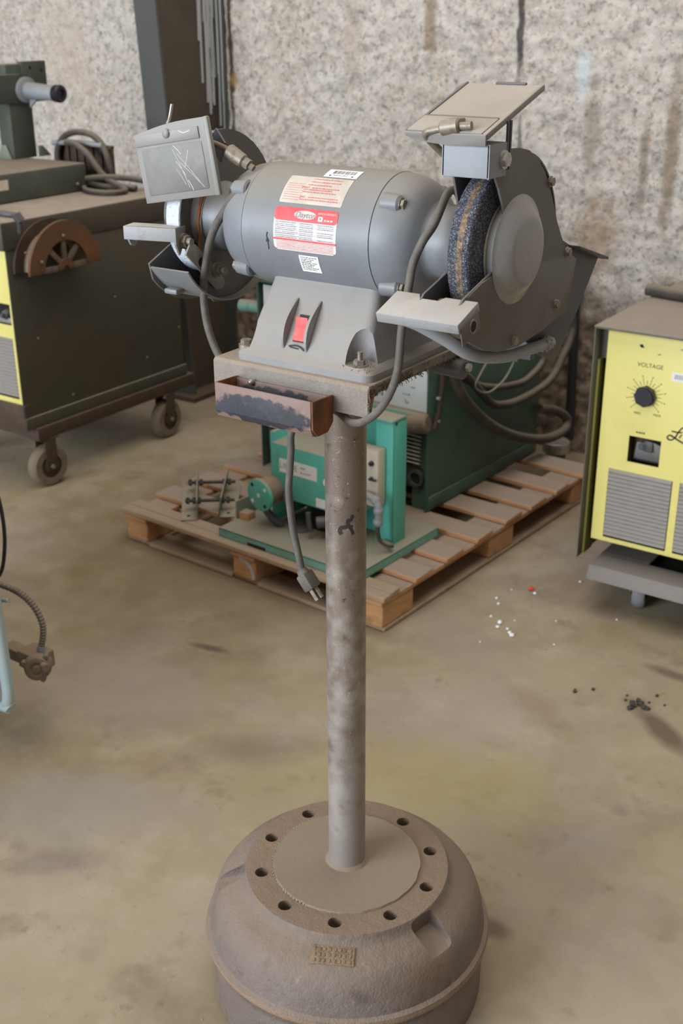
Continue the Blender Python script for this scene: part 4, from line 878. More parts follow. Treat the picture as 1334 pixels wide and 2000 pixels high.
# cables hung over the side of the green machine
def pcable(name, label, pts, r, mat='cable_dark', smooth=6, cat='cable'):
    m = MB(); m.tube(pts, r, 12, smooth); o = m.build(name, mat); tag(o, label, cat); o.matrix_world = PM; return o
pcable('welding_cable', 'thick dark cable sagging lowest across the green machine and looping round its back corner',
       [(-.2145, .616, .725), (-.190, .606, .700), (-.172, .590, .640), (-.172, .579, .583), (-.176, .604, .522), (-.178, .651, .466), (-.18, .730, .398), (-.18, .830, .328), (-.18, .948, .265), (-.18, 1.071, .216), (-.18, 1.185, .182), (-.18, 1.272, .170), (-.182, 1.344, .175), (-.19, 1.362, .206), (-.20, 1.315, .241), (-.205, 1.245, .268), (-.206, 1.185, .284)], .0165)
pcable('welding_cable', 'middle tan cable swinging up towards the wall beside the green machine',
       [(-.2175, .605, .605), (-.200, .635, .565), (-.19, .680, .525), (-.19, .722, .491), (-.19, .777, .445), (-.19, .841, .396), (-.19, .923, .372), (-.19, 1.006, .364), (-.19, 1.104, .366), (-.19, 1.191, .376), (-.19, 1.251, .400), (-.19, 1.294, .443), (-.19, 1.338, .486), (-.195, 1.365, .545), (-.205, 1.335, .615), (-.214, 1.265, .650), (-.2175, 1.20, .655)], .0135)
pcable('welding_cable', 'short upper cable arc held closest to the top of the green machine',
       [(-.2195, .640, .555), (-.205, .665, .528), (-.20, .700, .505), (-.20, .738, .485), (-.20, .798, .461), (-.20, .878, .438), (-.20, .966, .423), (-.20, 1.050, .415), (-.20, 1.114, .427), (-.20, 1.159, .444), (-.20, 1.184, .470), (-.205, 1.195, .54), (-.2195, 1.20, .60)], .0115)
pcable('thin_wire', 'thin pale looped wire dangling in front of the green machine side', [(-.2275, .79, .630), (-.175, .78, .60), (-.17, .764, .557), (-.17, .732, .527), (-.17, .701, .494), (-.17, .731, .467), (-.17, .779, .452), (-.17, .826, .456), (-.17, .873, .471), (-.17, .907, .495), (-.17, .929, .526), (-.18, .935, .59), (-.2275, .94, .62)], .0034, 'rod_green', cat='wire')

# ------------------------------------------------------------------ teal control unit on its base
tu, to = pthing('teal_control_unit', 'bright teal control unit with white decal on a dusty base at the pallet front', 'machine', (-.36, .22, .112))
def tp(m, n, mat, parent=None, **k): return m.build(n, mat, parent or tu, **({} if parent else {'loc': to}), **k)
m = MB(); m.box(-.622, -.108, .032, .425, .134, .140, bevel=.001); m.box(-.622, -.108, .032, .036, .114, .139); m.box(-.112, -.108, .032, .425, .114, .139); m.box(-.622, -.618, .032, .425, .114, .139); m.box(-.622, -.108, .421, .425, .114, .139)
bp_ = tp(m, 'base_plate', 'teal_dark')
m = MB(); m.box(-.262, -.196, .176, .186, .1395, .1412); tp(m, 'base_slot', 'void', bp_)
m = MB(); m.box(-.51, -.44, .0312, .0345, .1135, .123, bevel=.001); tp(m, 'lip_cutout', 'void', bp_)
m = MB(); m.box(-.502, -.215, .140, .300, .238, .402, bevel=.003); bx = tp(m, 'control_box', 'teal')
m = MB(); m.box(-.472, -.334, .1388, .1402, .319, .360); dc = tp(m, 'decal', 'sticker', bx)
fd_ = lambda u, v: Vector((-.403 + u, .1384, .3395 + v))
text('decal_lettering', 'LINDE', .026, lambda u, v: fd_(u - .030, v), 'teal_dark', dc) if False else None
V, F = text_geo('LINDE', .0235); m = MB(); m._add([Vector((-.4375 + v.x, .1384, .3400 + v.y)) for v in V], F); o = m.build('decal_lettering', 'teal_dark', bx, smooth=False)
m = MB(); rr = random.Random(40); lines_mesh(m, fd_, [(.010, .030, .006, .006), (.010, .046, -.008, .006)], rr, .6, 1, 2); tp(m, 'decal_print', 'grey_ink', bx, smooth=False)
m = MB(); n = 20; m._add([Vector((-.300 + .012 * math.cos(2 * PI * k / n), .1392, .324 + .012 * math.sin(2 * PI * k / n))) for k in range(n)], [tuple(range(n))]); tp(m, 'round_sticker', 'sticker', bx, smooth=False)
m = MB(); m.box(-.338, -.285, .1388, .1402, .243, .269); tp(m, 'lower_sticker', 'sticker', bx)
m = MB(); m.box(-.515, -.500, .150, .300, .150, .430, bevel=.002); tp(m, 'left_bracket', 'teal')
m = MB(); m.box(-.47, -.25, .165, .29, .222, .238, bevel=.002); m.box(-.40, -.30, .19, .27, .140, .222, bevel=.004); tp(m, 'box_pedestal', 'void')
m = MB(); m.box(-.202, -.142, .240, .243, .140, .505, bevel=.0008); m.box(-.145, -.142, .240, .302, .140, .505, bevel=.0008); m.box(-.202, -.142, .240, .302, .502, .505); upr = tp(m, 'upright_channel', 'teal')
m = MB(); m.box(-.500, -.202, .290, .300, .140, .500, bevel=.001); tp(m, 'back_plate', 'teal')
m = MB(); m.box(-.30, -.142, .234, .300, .5052, .5125, bevel=.002); tp(m, 'top_rail', 'teal_dark', upr)
m = MB(); m.cyl((-.1422, .252, .500), (-.1414, .252, .500), .005, seg=14); tp(m, 'rail_hole', 'void', upr)
m = MB(); m.box(-.300, -.166, .200, .236, .262, .430, bevel=.002); cb = tp(m, 'cream_box', 'cream')
for z, r in ((.391, .008), (.346, .006)):
    m = MB(); m.cyl((-.186, .200, z), (-.186, .190, z), r, r * .8, seg=18, bevel=.0012); k_ = tp(m, 'box_knob', 'black', cb)
m = MB(); m.box(-.191, -.166, .1885, .196, .343, .348, bevel=.001); tp(m, 'toggle', 'ink', cb)
m = MB(); m.tube([(-.205, .190, .298), (-.180, .178, .302), (-.152, .172, .298), (-.141, .170, .280), (-.140, .170, .255), (-.142, .170, .228)], .011, 14, 3); el_ = tp(m, 'pipe_elbow', 'galv')
for p in ((-.152, .172, .298), (-.141, .170, .270), (-.142, .170, .236)): m = MB(); m.sphere(p, .0145, 12, 8); tp(m, 'fitting_nut', 'galv', el_)
m = MB(); m.tube([(-.142, .170, .228), (-.144, .172, .200), (-.138, .180, .175), (-.115, .200, .160), (-.165, .23, .150)], .0065, 10, 4); tp(m, 'hose', 'cable_dark')
# round flanged drive motor at the left
fc = Vector((-.508, .085, .252)); ax = Vector((.10, .95, .06)).normalized()
m = MB(); m.lathe([(0, .045), (.002, .0495), (.012, .0495), (.014, .047)], fc, ax, 40); fl_ = tp(m, 'motor_flange', 'teal', None)
m = MB(); m.lathe([(.014, .042), (.062, .044), (.066, .040), (.105, .038), (.108, .03)], fc, ax, 36); tp(m, 'motor_body', 'dusty_metal')
uu = ax.cross(Vector((0, 0, 1))).normalized(); vv = uu.cross(ax)
for k in range(4):
    a = R(40 + 90 * k); p = fc + (uu * math.cos(a) + vv * math.sin(a)) * .0375
    m = MB(); m.cyl(p, p - ax * .0012, .0058, seg=14); tp(m, 'flange_hole', 'void' if k % 2 else 'sticker', fl_)
m = MB(); m.box(-.004, .004, -.005, .005, 0, .002, mat=Matrix.Translation(fc) @ (-ax).to_track_quat('Z', 'Y').to_matrix().to_4x4()); tp(m, 'flange_mark', 'sticker', fl_)
m = MB(); m.tube([(-.455, .150, .262), (-.44, .13, .245), (-.43, .125, .22)], .009, 10, 3); m.tube([(-.52, .12, .205), (-.50, .13, .17), (-.48, .15, .142)], .012, 10, 3); tp(m, 'motor_fittings', 'dark_steel')
m = MB(); m.cyl((-.335, .135, .195), (-.30, .165, .20), .017, seg=18, bevel=.003); m.tube([(-.36, .13, .222), (-.355, .128, .19), (-.352, .13, .165)], .008, 10, 2); m.lathe([(0, .030), (.003, .032)], (-.42, .17, .1402), (0, 0, 1), 20); tp(m, 'valve_fittings', 'dark_steel')

# ------------------------------------------------------------------ two angle brackets tied by threaded rods
for i, (px, py, ang, L_, lean, lb) in enumerate(((-.751, .073, 44, .285, 0, 'left one of two grey-green angle irons beside the teal unit, standing square'), (-.714, .126, 38, .265, .14, 'right one of two grey-green angle irons beside the teal unit, leaning over'))):
    o, off = pthing('angle_bracket', lb, 'bracket', (px, py, .1125)); o.rotation_euler.z = PR + R(ang)
    m = MB(); m.box(-.002, .002, 0, L_, .000, .067, bevel=.0008, mat=Matrix.Rotation(lean, 4, 'Y')); m.build('upright_leg', 'rod_green', o)
    sx = -1 if i == 0 else 1; m = MB(); m.box(min(0, sx * .050), max(0, sx * .050), 0, L_ - .01, 0, .0035, bevel=.0008); fb = m.build('foot_leg', 'rod_green', o)
    m = MB(); m.cyl((sx * .028, .030, .0034), (sx * .028, .030, .0042), .006, seg=16); m.build('foot_hole', 'void', fb)
for nm, x, y, lb in (('threaded_rod', -.772, .145, 'nearer oily threaded rod with nuts passing through the angle irons'), ('threaded_rod', -.872, .258, 'farther oily threaded rod with nuts passing through the angle irons')):
    o, off = pthing(nm, lb, 'rod', (x, y, .150)); o.rotation_euler.z = PR + R(41)
    m = MB(); m.cyl((-.072, 0, 0), (.080, 0, 0), .0052, seg=12); m.build('rod', 'thread', o)
    for x_ in (-.064, -.044, -.030, .044, .060):
        m = MB(); m.hex((x_ - .005, 0, 0), (x_ + .005, 0, 0), .0105); m.build('nut', 'thread', o)
o, off = pthing('spacer_plate', 'small tan upright plate standing between the angle irons and the round teal motor', 'plate', (-.622, .17, .112))
m = MB(); m.box(-.0025, .0025, -.06, .06, 0, .085, bevel=.0008); m.build('plate', 'rod_green', o)
m = MB(); m.box(.003, .040, -.055, -.020, 0, .050, bevel=.002); m.build('wood_shim', 'wood', o)

# ================================================================== welding machines: right (yellow face) and left (dark side)
def caster(parent, c, r, w, fork_h, rot, tyre, nm='caster'):
    """parts share the thing's frame"""
    M4 = Matrix.Translation(c) @ Matrix.Rotation(rot, 4, 'Z')
    m = MB(); m.box(-w * .5 - .008, w * .5 + .008, -r * .5, r * .5, r + fork_h - .006, r + fork_h, bevel=.002, mat=M4)
    for s in (-1, 1): m.box(s * (w * .5 + .005) - .002, s * (w * .5 + .005) + .002, -r * .32, r * .32, -.012, r + fork_h - .004, bevel=.001, mat=M4)
    cst = m.build(nm, 'frame_rust', parent)
    m = MB(); k = w * .5
    m.lathe([(-k, r * .55), (-k, r * .88), (-k * .6, r * .99), (0, r), (k * .6, r * .99), (k, r * .88), (k, r * .55)], (0, 0, 0), (1, 0, 0), 36, caps=False)
    bmesh.ops.transform(m.bm, matrix=M4, verts=m.bm.verts[:]); m.build('tyre', tyre, cst)
    m = MB(); m.lathe([(-k * .8, r * .60), (-k * .5, r * .5), (-k, r * .3), (-k - .004, .01), (k + .004, .01), (k, r * .3), (k * .5, r * .5), (k * .8, r * .60)], (0, 0, 0), (1, 0, 0), 28)
    bmesh.ops.transform(m.bm, matrix=M4, verts=m.bm.verts[:]); m.build('wheel_hub', 'frame_rust', cst)
    m = MB(); m.hex((-k - .012, 0, 0), (k + .012, 0, 0), .008); bmesh.ops.transform(m.bm, matrix=M4, verts=m.bm.verts[:]); m.build('axle_nut', 'bolt', cst)
    return cst

def louvre(parent, mk, x0, x1, z0, z1, y, n):
    for k in range(n):
        z = z0 + (z1 - z0) * (k + .5) / n; h = (z1 - z0) / n
        m = MB(); m.box(x0, x1, -.0085, .0015, -h * .46, h * .46, bevel=.0008, seg=1, mat=Matrix.Translation((0, y, z)) @ Matrix.Rotation(R(-32), 4, 'X')); mk(m, 'louvre_slat', 'vent')

wr_ = thing('yellow_welding_machine', 'welding machine with bright yellow front, black voltage knob and grey louvres at the right edge', 'welder', (.05, 1.88, 0)); wo = Vector((-.05, -1.88, 0))
def wp_(m, n, mat, parent=None, **k): return m.build(n, mat, parent or wr_, **({} if parent else {'loc': wo}), **k)
X0, X1, YF = -.250, .345, 1.532
m = MB(); m.box(X0, X0 + .003, 1.503, 2.24, .135, .786, bevel=.001); wp_(m, 'side_panel', 'olive_grey')
m = MB(); m.box(X1 - .003, X1, 1.503, 2.24, .135, .786, bevel=.001); wp_(m, 'side_panel', 'olive_grey')
m = MB(); m.box(X0 - .001, X1 + .001, 1.498, 2.245, .787, .794, bevel=.002); wp_(m, 'top_panel', 'olive_grey')
m = MB(); m.box(X0 + .003, X1 - .003, 2.236, 2.240, .14, .786); wp_(m, 'rear_panel', 'olive_grey')
m = MB(); m.box(X0 + .0035, X0 + .012, YF - .006, YF + .05, .14, .70, bevel=.002); wp_(m, 'panel_flange', 'flange_shaded')
m = MB(); m.box(X0 + .0035, X0 + .022, YF + .012, YF + .05, .70, .785); wp_(m, 'panel_flange', 'olive')
m = MB(); m.box(-.224, X1 - .006, YF, YF + .0035, .190, .7865, bevel=.0012); fp = wp_(m, 'front_panel', 'yellow')
cutters = []
for a in ((-.142, -.055, .434, .507), (-.190, -.013, .203, .405), (.006, .183, .203, .405)):
    c = MB(); c.box(a[0], a[1], YF - .02, YF + .03, a[2], a[3]); cutters.append(c)
al = MB()
for c in cutters: al.merge(c.bm)
carve(fp, [al])
mk = lambda m, n, mt: wp_(m, n, mt)
louvre(wr_, mk, -.1885, -.0145, .206, .402, YF + .004, 17); louvre(wr_, mk, .0075, .1815, .206, .402, YF + .004, 17)
m = MB(); m.box(-.20, X1 - .02, YF + .014, YF + .018, .196, .412); wp_(m, 'louvre_back', 'void')
m = MB(); m.box(-.146, -.051, YF + .040, YF + .043, .428, .512); m.box(-.146, -.142, YF + .004, YF + .043, .428, .512); m.box(-.055, -.051, YF + .004, YF + .043, .428, .512); m.box(-.146, -.051, YF + .004, YF + .043, .507, .511); wp_(m, 'terminal_pocket', 'frame_rust')
m = MB(); m.prism([(0, 0), (.078, 0), (.078, .055), (.058, .062), (.012, .055)], (-.137, YF + .036, .436), (1, 0, 0), (0, -.35, 1), .003, bevel=.001); tplate = wp_(m, 'terminal_plate', 'vent')
m = MB(); m.cyl((-.107, YF + .020, .480), (-.107, YF + .008, .480), .011, seg=22, bevel=.002); m.hex((-.107, YF + .009, .480), (-.107, YF + .003, .480), .006); m.box(-.104, -.080, YF + .010, YF + .018, .466, .496, bevel=.002, mat=Matrix.Translation((0, 0, 0))); wp_(m, 'terminal_stud', 'dark_steel')
# knob and its scale
kc = Vector((-.108, YF, .622)); m = MB(); pr = []
for k in range(64): a = 2 * PI * k / 64; r = .0265 + .0016 * math.cos(8 * a); pr.append((r * math.cos(a), r * math.sin(a)))
m.prism(pr, kc + Vector((0, -.003, 0)), (1, 0, 0), (0, 0, 1), .012, bevel=.001); m.lathe([(.003, .021), (.006, .023), (.0, .0235)], kc + Vector((0, -.020, 0)), (0, 1, 0), 32); kn = wp_(m, 'voltage_knob', 'black')
m = MB(); f = lambda u, v: Vector((kc.x + u, YF - .0004, kc.z + v))
for k in range(19):
    a = R(225 - 270 * k / 18); r0, r1 = .029, (.048 if k % 2 == 0 else .041)
    strokes(m, f, [(r0 * math.cos(a), r0 * math.sin(a)), (r1 * math.cos(a), r1 * math.sin(a))], .0011, 2)
    if k % 2 == 0: strokes(m, f, [((r1 + .004) * math.cos(a) - .0012, (r1 + .004) * math.sin(a) + .001), ((r1 + .004) * math.cos(a) + .0012, (r1 + .004) * math.sin(a) - .001)], .0028, 2)
wp_(m, 'knob_scale', 'ink', fp, smooth=False).location = (0, 0, 0)
for tx, sz, x, z in (('VOLTAGE', .0155, -.1045, .7015), ('MIN', .0098, -.127, .5715), ('MAX', .0098, -.0735, .5745)):
    V, F = text_geo(tx, sz); m = MB(); m._add([Vector((x + v.x * (1.0 if tx != 'VOLTAGE' else 1.0), YF - .0005, z + v.y)) for v in V], F); wp_(m, 'panel_lettering', 'ink', fp, smooth=False)
ux = lambda u, v: Vector((-.041 + .00122 * (u - 1303) + .00002 * (v - 855), YF - .0005, .520 - .00122 * (v - 855) + .00032 * (u - 1303)))
m = MB(); lines_mesh(m, lambda u, v: Vector((u, YF - .0005, v)), [(-.124, -.099, .5175, .0062)], random.Random(3), .8, .6, .9); wp_(m, 'small_caption', 'ink', fp, smooth=False)
px_ = lambda L: [(1270 + a * .05, 800 + b * .05) for a, b in L]
m = MB()
strokes(m, ux, px_([(830, 810), (940, 840), (1060, 880), (1180, 900), (1290, 905)]), 3.0)
strokes(m, ux, px_([(1400, 660), (1290, 700), (1200, 770), (1110, 900), (1040, 1040), (990, 1120), (880, 1200), (770, 1190), (690, 1130), (670, 1060), (720, 1000), (800, 1000), (900, 1060), (1000, 1130), (1100, 1210), (1280, 1330), (1420, 1420)]), 3.4)
strokes(m, ux, px_([(1270, 1000), (1220, 1070), (1180, 1140)]), 3.0)
wp_(m, 'script_logo', 'ink', fp, smooth=False)
m = MB(); m.box(-.046, .018, YF - .0006, YF + .0004, .672, .695); stk = wp_(m, 'barcode_sticker', 'sticker', fp)
m = MB(); x = -.038
while x < .010: w = rnd.choice((.001, .0018)); m._add([Vector((x, YF - .0009, .678)), Vector((x + w, YF - .0009, .678)), Vector((x + w, YF - .0009, .690)), Vector((x, YF - .0009, .690))], [(0, 1, 2, 3)]); x += w + rnd.choice((.001, .0016))
wp_(m, 'barcode_print', 'grey_ink', fp, smooth=False)
m = MB(); m.cyl((-.132, YF - .0006, .750), (-.132, YF + .0005, .750), .0045, seg=14); wp_(m, 'panel_hole', 'void', fp)
m = MB(); f = lambda u, v: Vector((u, YF - .0005, v)); strokes(m, f, [(-.138, .752), (-.132, .751), (-.126, .746)], .003, 3); strokes(m, f, [(-.088, .733), (-.080, .736)], .002, 2); strokes(m, f, [(-.030, .756), (-.018, .752)], .002, 2); wp_(m, 'panel_scuffs', 'ink', fp, smooth=False)
# undercarriage tray
m = MB(); m.prism([(0, 0), (.018, .036), (.105, .036), (.105, .032), (.022, .032), (.005, 0)], (X0 + .055 - .001, 1.448, .107), (0, 1, 0), (0, 0, 1), .65, bevel=.0008); tray_ = wp_(m, 'undercarriage_tray', 'panel_grey')
m = MB(); m.box(-.196, -.060, 1.552, 2.22, .139, .143); m.box(.10, .454, 1.552, 2.22, .139, .143); m.box(-.196, .454, 1.86, 2.22, .1385, .1425); wp_(m, 'tray_deck', 'panel_grey', tray_)
m = MB(); m.box(-.196, .454, 1.552, 2.22, .112, .116); wp_(m, 'tray_floor', 'void', tray_)
m = MB(); m.box(X0 + .003, -.222, 1.53, 1.60, .105, .19, bevel=.002); wp_(m, 'corner_leg', 'olive', tray_) if False else None
for c in ((-.082, 1.575, .047), (.35, 1.575, .047), (-.10, 2.15, .047), (.35, 2.15, .047)):
    cs = caster(wr_, c, .047, .034, .014, R(12), 'rubber_grey'); cs.location = wo
m = MB(); m.tube([(-.262, 1.895, .812), (-.20, 1.885, .812), (-.10, 1.868, .812), (.05, 1.85, .812)], .0175, 16, 3); tag(m.build('black_hose', 'cable_dark'), 'dark pipe lying across the dusty top of the yellow-fronted machine', 'pipe')

# ------------------------------------------------------------------ left machine
wl2 = thing('dark_welding_machine', 'big dark olive welding machine on a rusty caster frame at the left edge', 'welder', (-2.41, 1.6, 0)); lo = Vector((2.41, -1.6, 0))
def lp(m, n, mat, parent=None, **k): return m.build(n, mat, parent or wl2, **({} if parent else {'loc': lo}), **k)
LX0, LX1, LY0, LY1 = -2.70, -2.130, 1.195, 2.005
m = MB(); m.box(LX1 - .004, LX1, LY0, LY1, .270, .835, bevel=.001); sd = lp(m, 'side_panel', 'olive')
m = MB(); m.box(LX0, LX0 + .004, LY0, LY1, .270, .835, bevel=.001); lp(m, 'side_panel', 'olive')
m = MB(); m.box(LX0 - .006, LX1 + .006, LY0 - .012, LY1 + .012, .836, .926, bevel=.006); lp(m, 'lid', 'olive')
m = MB(); m.box(LX0, LX1, LY1 - .004, LY1, .27, .835); lp(m, 'rear_panel', 'olive')
m = MB(); m.box(LX0 - .002, LX1 + .004, LY0 + .002, LY1 + .006, .228, .270, bevel=.002); lp(m, 'base_skirt', 'olive')
for y, z in ((1.29, .53), (1.80, .345), (1.42, .30), (1.985, .42), (1.66, .60)): m = MB(); m.sphere((LX1, y, z), .005, 10, 6, (.5, 1, 1)); lp(m, 'panel_screw', 'bolt', sd)
m = MB(); m.box(LX0 + .004, LX1 - .006, LY0 + .006, LY0 + .010, .318, .835, bevel=.001); fpl = lp(m, 'front_panel', 'yellow')
al = MB(); al.box(-2.33, -2.148, LY0 - .02, LY0 + .03, .590, .660); al.box(-2.36, -2.152, LY0 - .02, LY0 + .03, .335, .545); carve(fpl, [al])
louvre(wl2, lambda m, n, mt: lp(m, n, mt), -2.358, -2.154, .338, .542, LY0 + .014, 17)
m = MB(); m.box(-2.37, -2.145, LY0 + .025, LY0 + .029, .33, .67); lp(m, 'louvre_back', 'void')
m = MB(); m.cyl((-2.178, LY0 + .026, .622), (-2.178, LY0 + .002, .622), .018, .014, seg=20, bevel=.003); m.hex((-2.178, LY0 + .003, .622), (-2.178, LY0 - .008, .622), .008); lp(m, 'terminal_stud', 'dark_steel')
m = MB(); m.box(-2.23, -2.150, LY0 + .012, LY0 + .022, .593, .612, bevel=.002); lp(m, 'terminal_plate', 'vent')
m = MB(); m.box(LX0, LX1 + .002, LY0 + .000, LY0 + .03, .228, .318, bevel=.002); lp(m, 'front_sill', 'frame_rust')
m = MB(); m.box(LX1 - .036, LX1 + .012, 1.235, 2.045, .180, .227, bevel=.003); m.box(LX0 - .012, LX0 + .036, 1.235, 2.045, .180, .227, bevel=.003); m.box(LX0, LX1, 1.245, 1.29, .182, .226); m.box(LX0, LX1, 1.99, 2.035, .182, .226); lp(m, 'caster_frame', 'frame_rust')
for c, rt in (((-2.148, 1.287, .075), R(-6)), ((-2.148, 1.898, .075), R(4)), ((-2.65, 1.287, .075), 0), ((-2.65, 1.898, .075), R(10))):
    cs = caster(wl2, c, .075, .045, .030, rt, 'rubber'); cs.location = lo
m = MB(); m.tube([(-2.40, 1.17, .955), (-2.20, 1.175, .957), (-2.085, 1.185, .957), (-2.062, 1.20, .950), (-2.056, 1.205, .925), (-2.07, 1.215, .90)], .010, 12, 4); m.cyl((-2.062, 1.196, .958), (-2.050, 1.205, .936), .015, seg=16); lp(m, 'lid_handle', 'dark_steel')

# half pulley hung on the side of the left machine
hp = thing('half_pulley', 'rusty half round spoked pulley mounted on the dark machine side as a cable hook', 'pulley', (-2.10, 1.370, .760))
def half_disc(r0, r1, xa, xb, n=28, a0=0, a1=180):
    o = [(r1 * math.cos(R(a0 + (a1 - a0) * k / n)), r1 * math.sin(R(a0 + (a1 - a0) * k / n))) for k in range(n + 1)]
    i = [(r0 * math.cos(R(a1 + (a0 - a1) * k / n)), r0 * math.sin(R(a1 + (a0 - a1) * k / n))) for k in range(n + 1)]
    m = MB(); m.prism(o + i, (xa, 0, 0), (0, 1, 0), (0, 0, 1), xb - xa, bevel=.0015); return m
half_disc(.030, .156, -.028, -.018).build('far_flange', 'frame_rust', hp)
half_disc(.098, .118, -.019, .046).build('groove_drum', 'dusty_metal', hp)
half_disc(.094, .157, .045, .056).build('near_flange', 'rust', hp)
half_disc(.012, .034, .030, .056).build('hub', 'rust', hp)
for a in (2, 48, 90, 134, 178):
    m = MB(); m.box(.026, .100, -.0095, .0095, -.006, .006, bevel=.002, mat=Matrix.Translation((.046, 0, .004)) @ Matrix(((0, 0, 1, 0), (1, 0, 0, 0), (0, 1, 0, 0), (0, 0, 0, 1))) @ Matrix.Rotation(R(a), 4, 'Z')); m.build('spoke', 'spoke', hp)
for a, r, x in ((92, .108, .0565), (160, .112, .0565), (150, .120, -.018)): m = MB(); m.sphere((x, r * math.cos(R(a)), r * math.sin(R(a))), .006, 10, 6); m.build('pulley_screw', 'bolt', hp)
m = MB(); m.cyl((-.029, 0, .06), (-.017, 0, .06), .02, seg=16); m.build('mount_boss', 'frame_rust', hp)

# wire feeder on top of the left machine
wf = thing('wire_feeder', 'dark green wire feeder box with upright post and grey spool hub on the dark machine', 'feeder', (-2.65, 1.55, .926)); fo = Vector((2.65, -1.55, -.926))
def fp_(m, n, mat, parent=None, **k): return m.build(n, mat, parent or wf, **({} if parent else {'loc': fo}), **k)
m = MB(); m.box(-2.90, -2.419, 1.22, 1.850, .928, 1.026, bevel=.006); fb_ = fp_(m, 'feeder_box', 'feeder')
m = MB(); m.box(-2.4195, -2.4182, 1.42, 1.48, .972, 1.006); fp_(m, 'paper_label', 'cream', fb_)
m = MB(); m.sphere((-2.418, 1.80, .955), .006, 10, 6); fp_(m, 'box_screw', 'bolt', fb_)
m = MB(); m.box(-2.785, -2.715, 1.775, 1.885, 1.026, 1.36, bevel=.003); po = fp_(m, 'post', 'feeder')
m = MB(); m.box(-2.735, -2.712, 1.850, 1.968, 1.225, 1.368, bevel=.002); hp_ = fp_(m, 'head_plate', 'feeder', po)
for y, z in ((1.89, 1.345), (1.945, 1.335)): m = MB(); m.cyl((-2.7125, y, z), (-2.7112, y, z), .006, seg=12); fp_(m, 'plate_hole', 'void', hp_)
m = MB(); m.box(-2.735, -2.705, 1.40, 1.835, 1.224, 1.326, bevel=.003); fp_(m, 'arm', 'feeder')
m = MB(); m.lathe([(0, .046), (.012, .046), (.016, .036)], (-2.705, 1.850, 1.270), (1, .1, -.05), 32); m.cyl((-2.69, 1.852, 1.268), (-2.555, 1.868, 1.260), .031, .027, seg=24, bevel=.003); m.prism([(0, .02), (0, -.055), (.03, -.03), (.05, .0)], (-2.69, 1.86, 1.262), (1, .1, 0), (0, 0, 1), .008); hb = fp_(m, 'spool_hub', 'galv')
m = MB(); m.lathe([(0, .031), (.020, .032), (.026, .027), (.026, .017), (.018, .016)], (-2.560, 1.868, 1.2605), (1, .1, -.05), 24); fp_(m, 'hub_cap', 'black', hb)
m = MB(); m.prism([(0, 0), (.075, 0), (.05, .05), (.03, .05)], (-2.80, 1.772, 1.0265), (1, 0, 0), (0, 0, 1), .006, bevel=.001); m.prism([(0, 0), (.06, 0), (.02, .04), (.0, .04)], (-2.712, 1.89, 1.0265), (0, 1, 0), (0, 0, 1), .006, bevel=.001); fp_(m, 'gusset', 'rod_green', po)

# cable rack and cables behind, on the left machine's rear end
cr_ = thing('cable_rack', 'rusty slotted cable bracket standing at the back of the dark machine top', 'bracket', (-2.50, 1.90, .926))
m = MB(); m.box(-.17, .12, .055, .06, .012, .145); 
for x in (-.165, -.115, -.075, -.035, .015, .06, .112): m.box(x - .008, x + .008, .045, .056, .002, .150, bevel=.002)
m.box(-.175, .122, .040, .062, .140, .152, bevel=.002); m.box(-.175, .122, .0, .062, .001, .012, bevel=.002); m.build('slotted_frame', 'frame_rust', cr_)
m = MB(); m.tube([(-.17, .03, .150), (-.05, .025, .158), (.10, .025, .156)], .010, 12, 3); m.build('top_bar', 'galv', cr_)
def rcable(label, pts, r): m = MB(); m.tube(pts, r, 12, 6); tag(m.build('coiled_cable', 'cable_dark'), label, 'cable', None)
rcable('dark cable hoop arching over the rusty rack on the dark machine', [(-2.64, 1.925, .936), (-2.655, 1.93, 1.0), (-2.645, 1.93, 1.06), (-2.60, 1.93, 1.105), (-2.53, 1.93, 1.122), (-2.45, 1.93, 1.112), (-2.40, 1.93, 1.07), (-2.375, 1.93, 1.0), (-2.37, 1.93, .94)], .012)
rcable('grey cable slanting across the front of the rusty rack', [(-2.55, 1.885, 1.088), (-2.50, 1.88, 1.085), (-2.44, 1.88, 1.055), (-2.40, 1.88, 1.015), (-2.36, 1.885, .975), (-2.30, 1.90, .945), (-2.24, 1.92, .938)], .012)
rcable('flat cable loop lying on the dark machine top behind the feeder box', [(-2.52, 1.90, .938), (-2.46, 1.87, .939), (-2.38, 1.80, .938), (-2.30, 1.775, .938), (-2.235, 1.80, .938), (-2.235, 1.86, .938), (-2.30, 1.90, .939), (-2.38, 1.88, .944), (-2.45, 1.85, .962)], .0095)
rcable('grey cable running off the dark machine top and hanging down its back', [(-2.50, 1.83, .948), (-2.44, 1.84, .965), (-2.36, 1.88, .975), (-2.27, 1.94, .968), (-2.18, 1.99, .945), (-2.115, 2.035, .90), (-2.095, 2.05, .83), (-2.09, 2.055, .75)], .011)

# ================================================================== machine corner at the left edge of the frame
le = thing('cabinet_door', 'corner of a grey sheet door with pale blue rounded frame at the far left edge', 'cabinet', (-1.02, .03, 0))
LM = Matrix.Translation((0, 0, .188)) @ Matrix.Rotation(R(-1.5), 4, 'Y')
m = MB(); m.box(-.62, .150, -.006, .006, .012, .70, mat=LM); m.build('door_sheet', 'panel_grey', le)
m = MB(); pts = [(-.62, 0, .012), (-.30, 0, .012), (.115, 0, .012), (.140, 0, .020), (.150, 0, .045), (.152, 0, .10), (.153, 0, .40), (.153, 0, .70)]
m.tube([LM @ Vector(p) for p in pts], .013, 12, 4); m.build('frame_tube', 'lightblue', le)
m = MB(); m.box(-.95, -.06, -.80, -.06, -.16, 1.25, mat=LM); m.build('unseen_shade_body', 'panel_grey', le)  # unseen body and feet, added to throw shade on the floor
m = MB()
for x in (-.85, -.16): m.box(x - .02, x + .02, -.72, -.12, -.186, -.15, mat=LM)
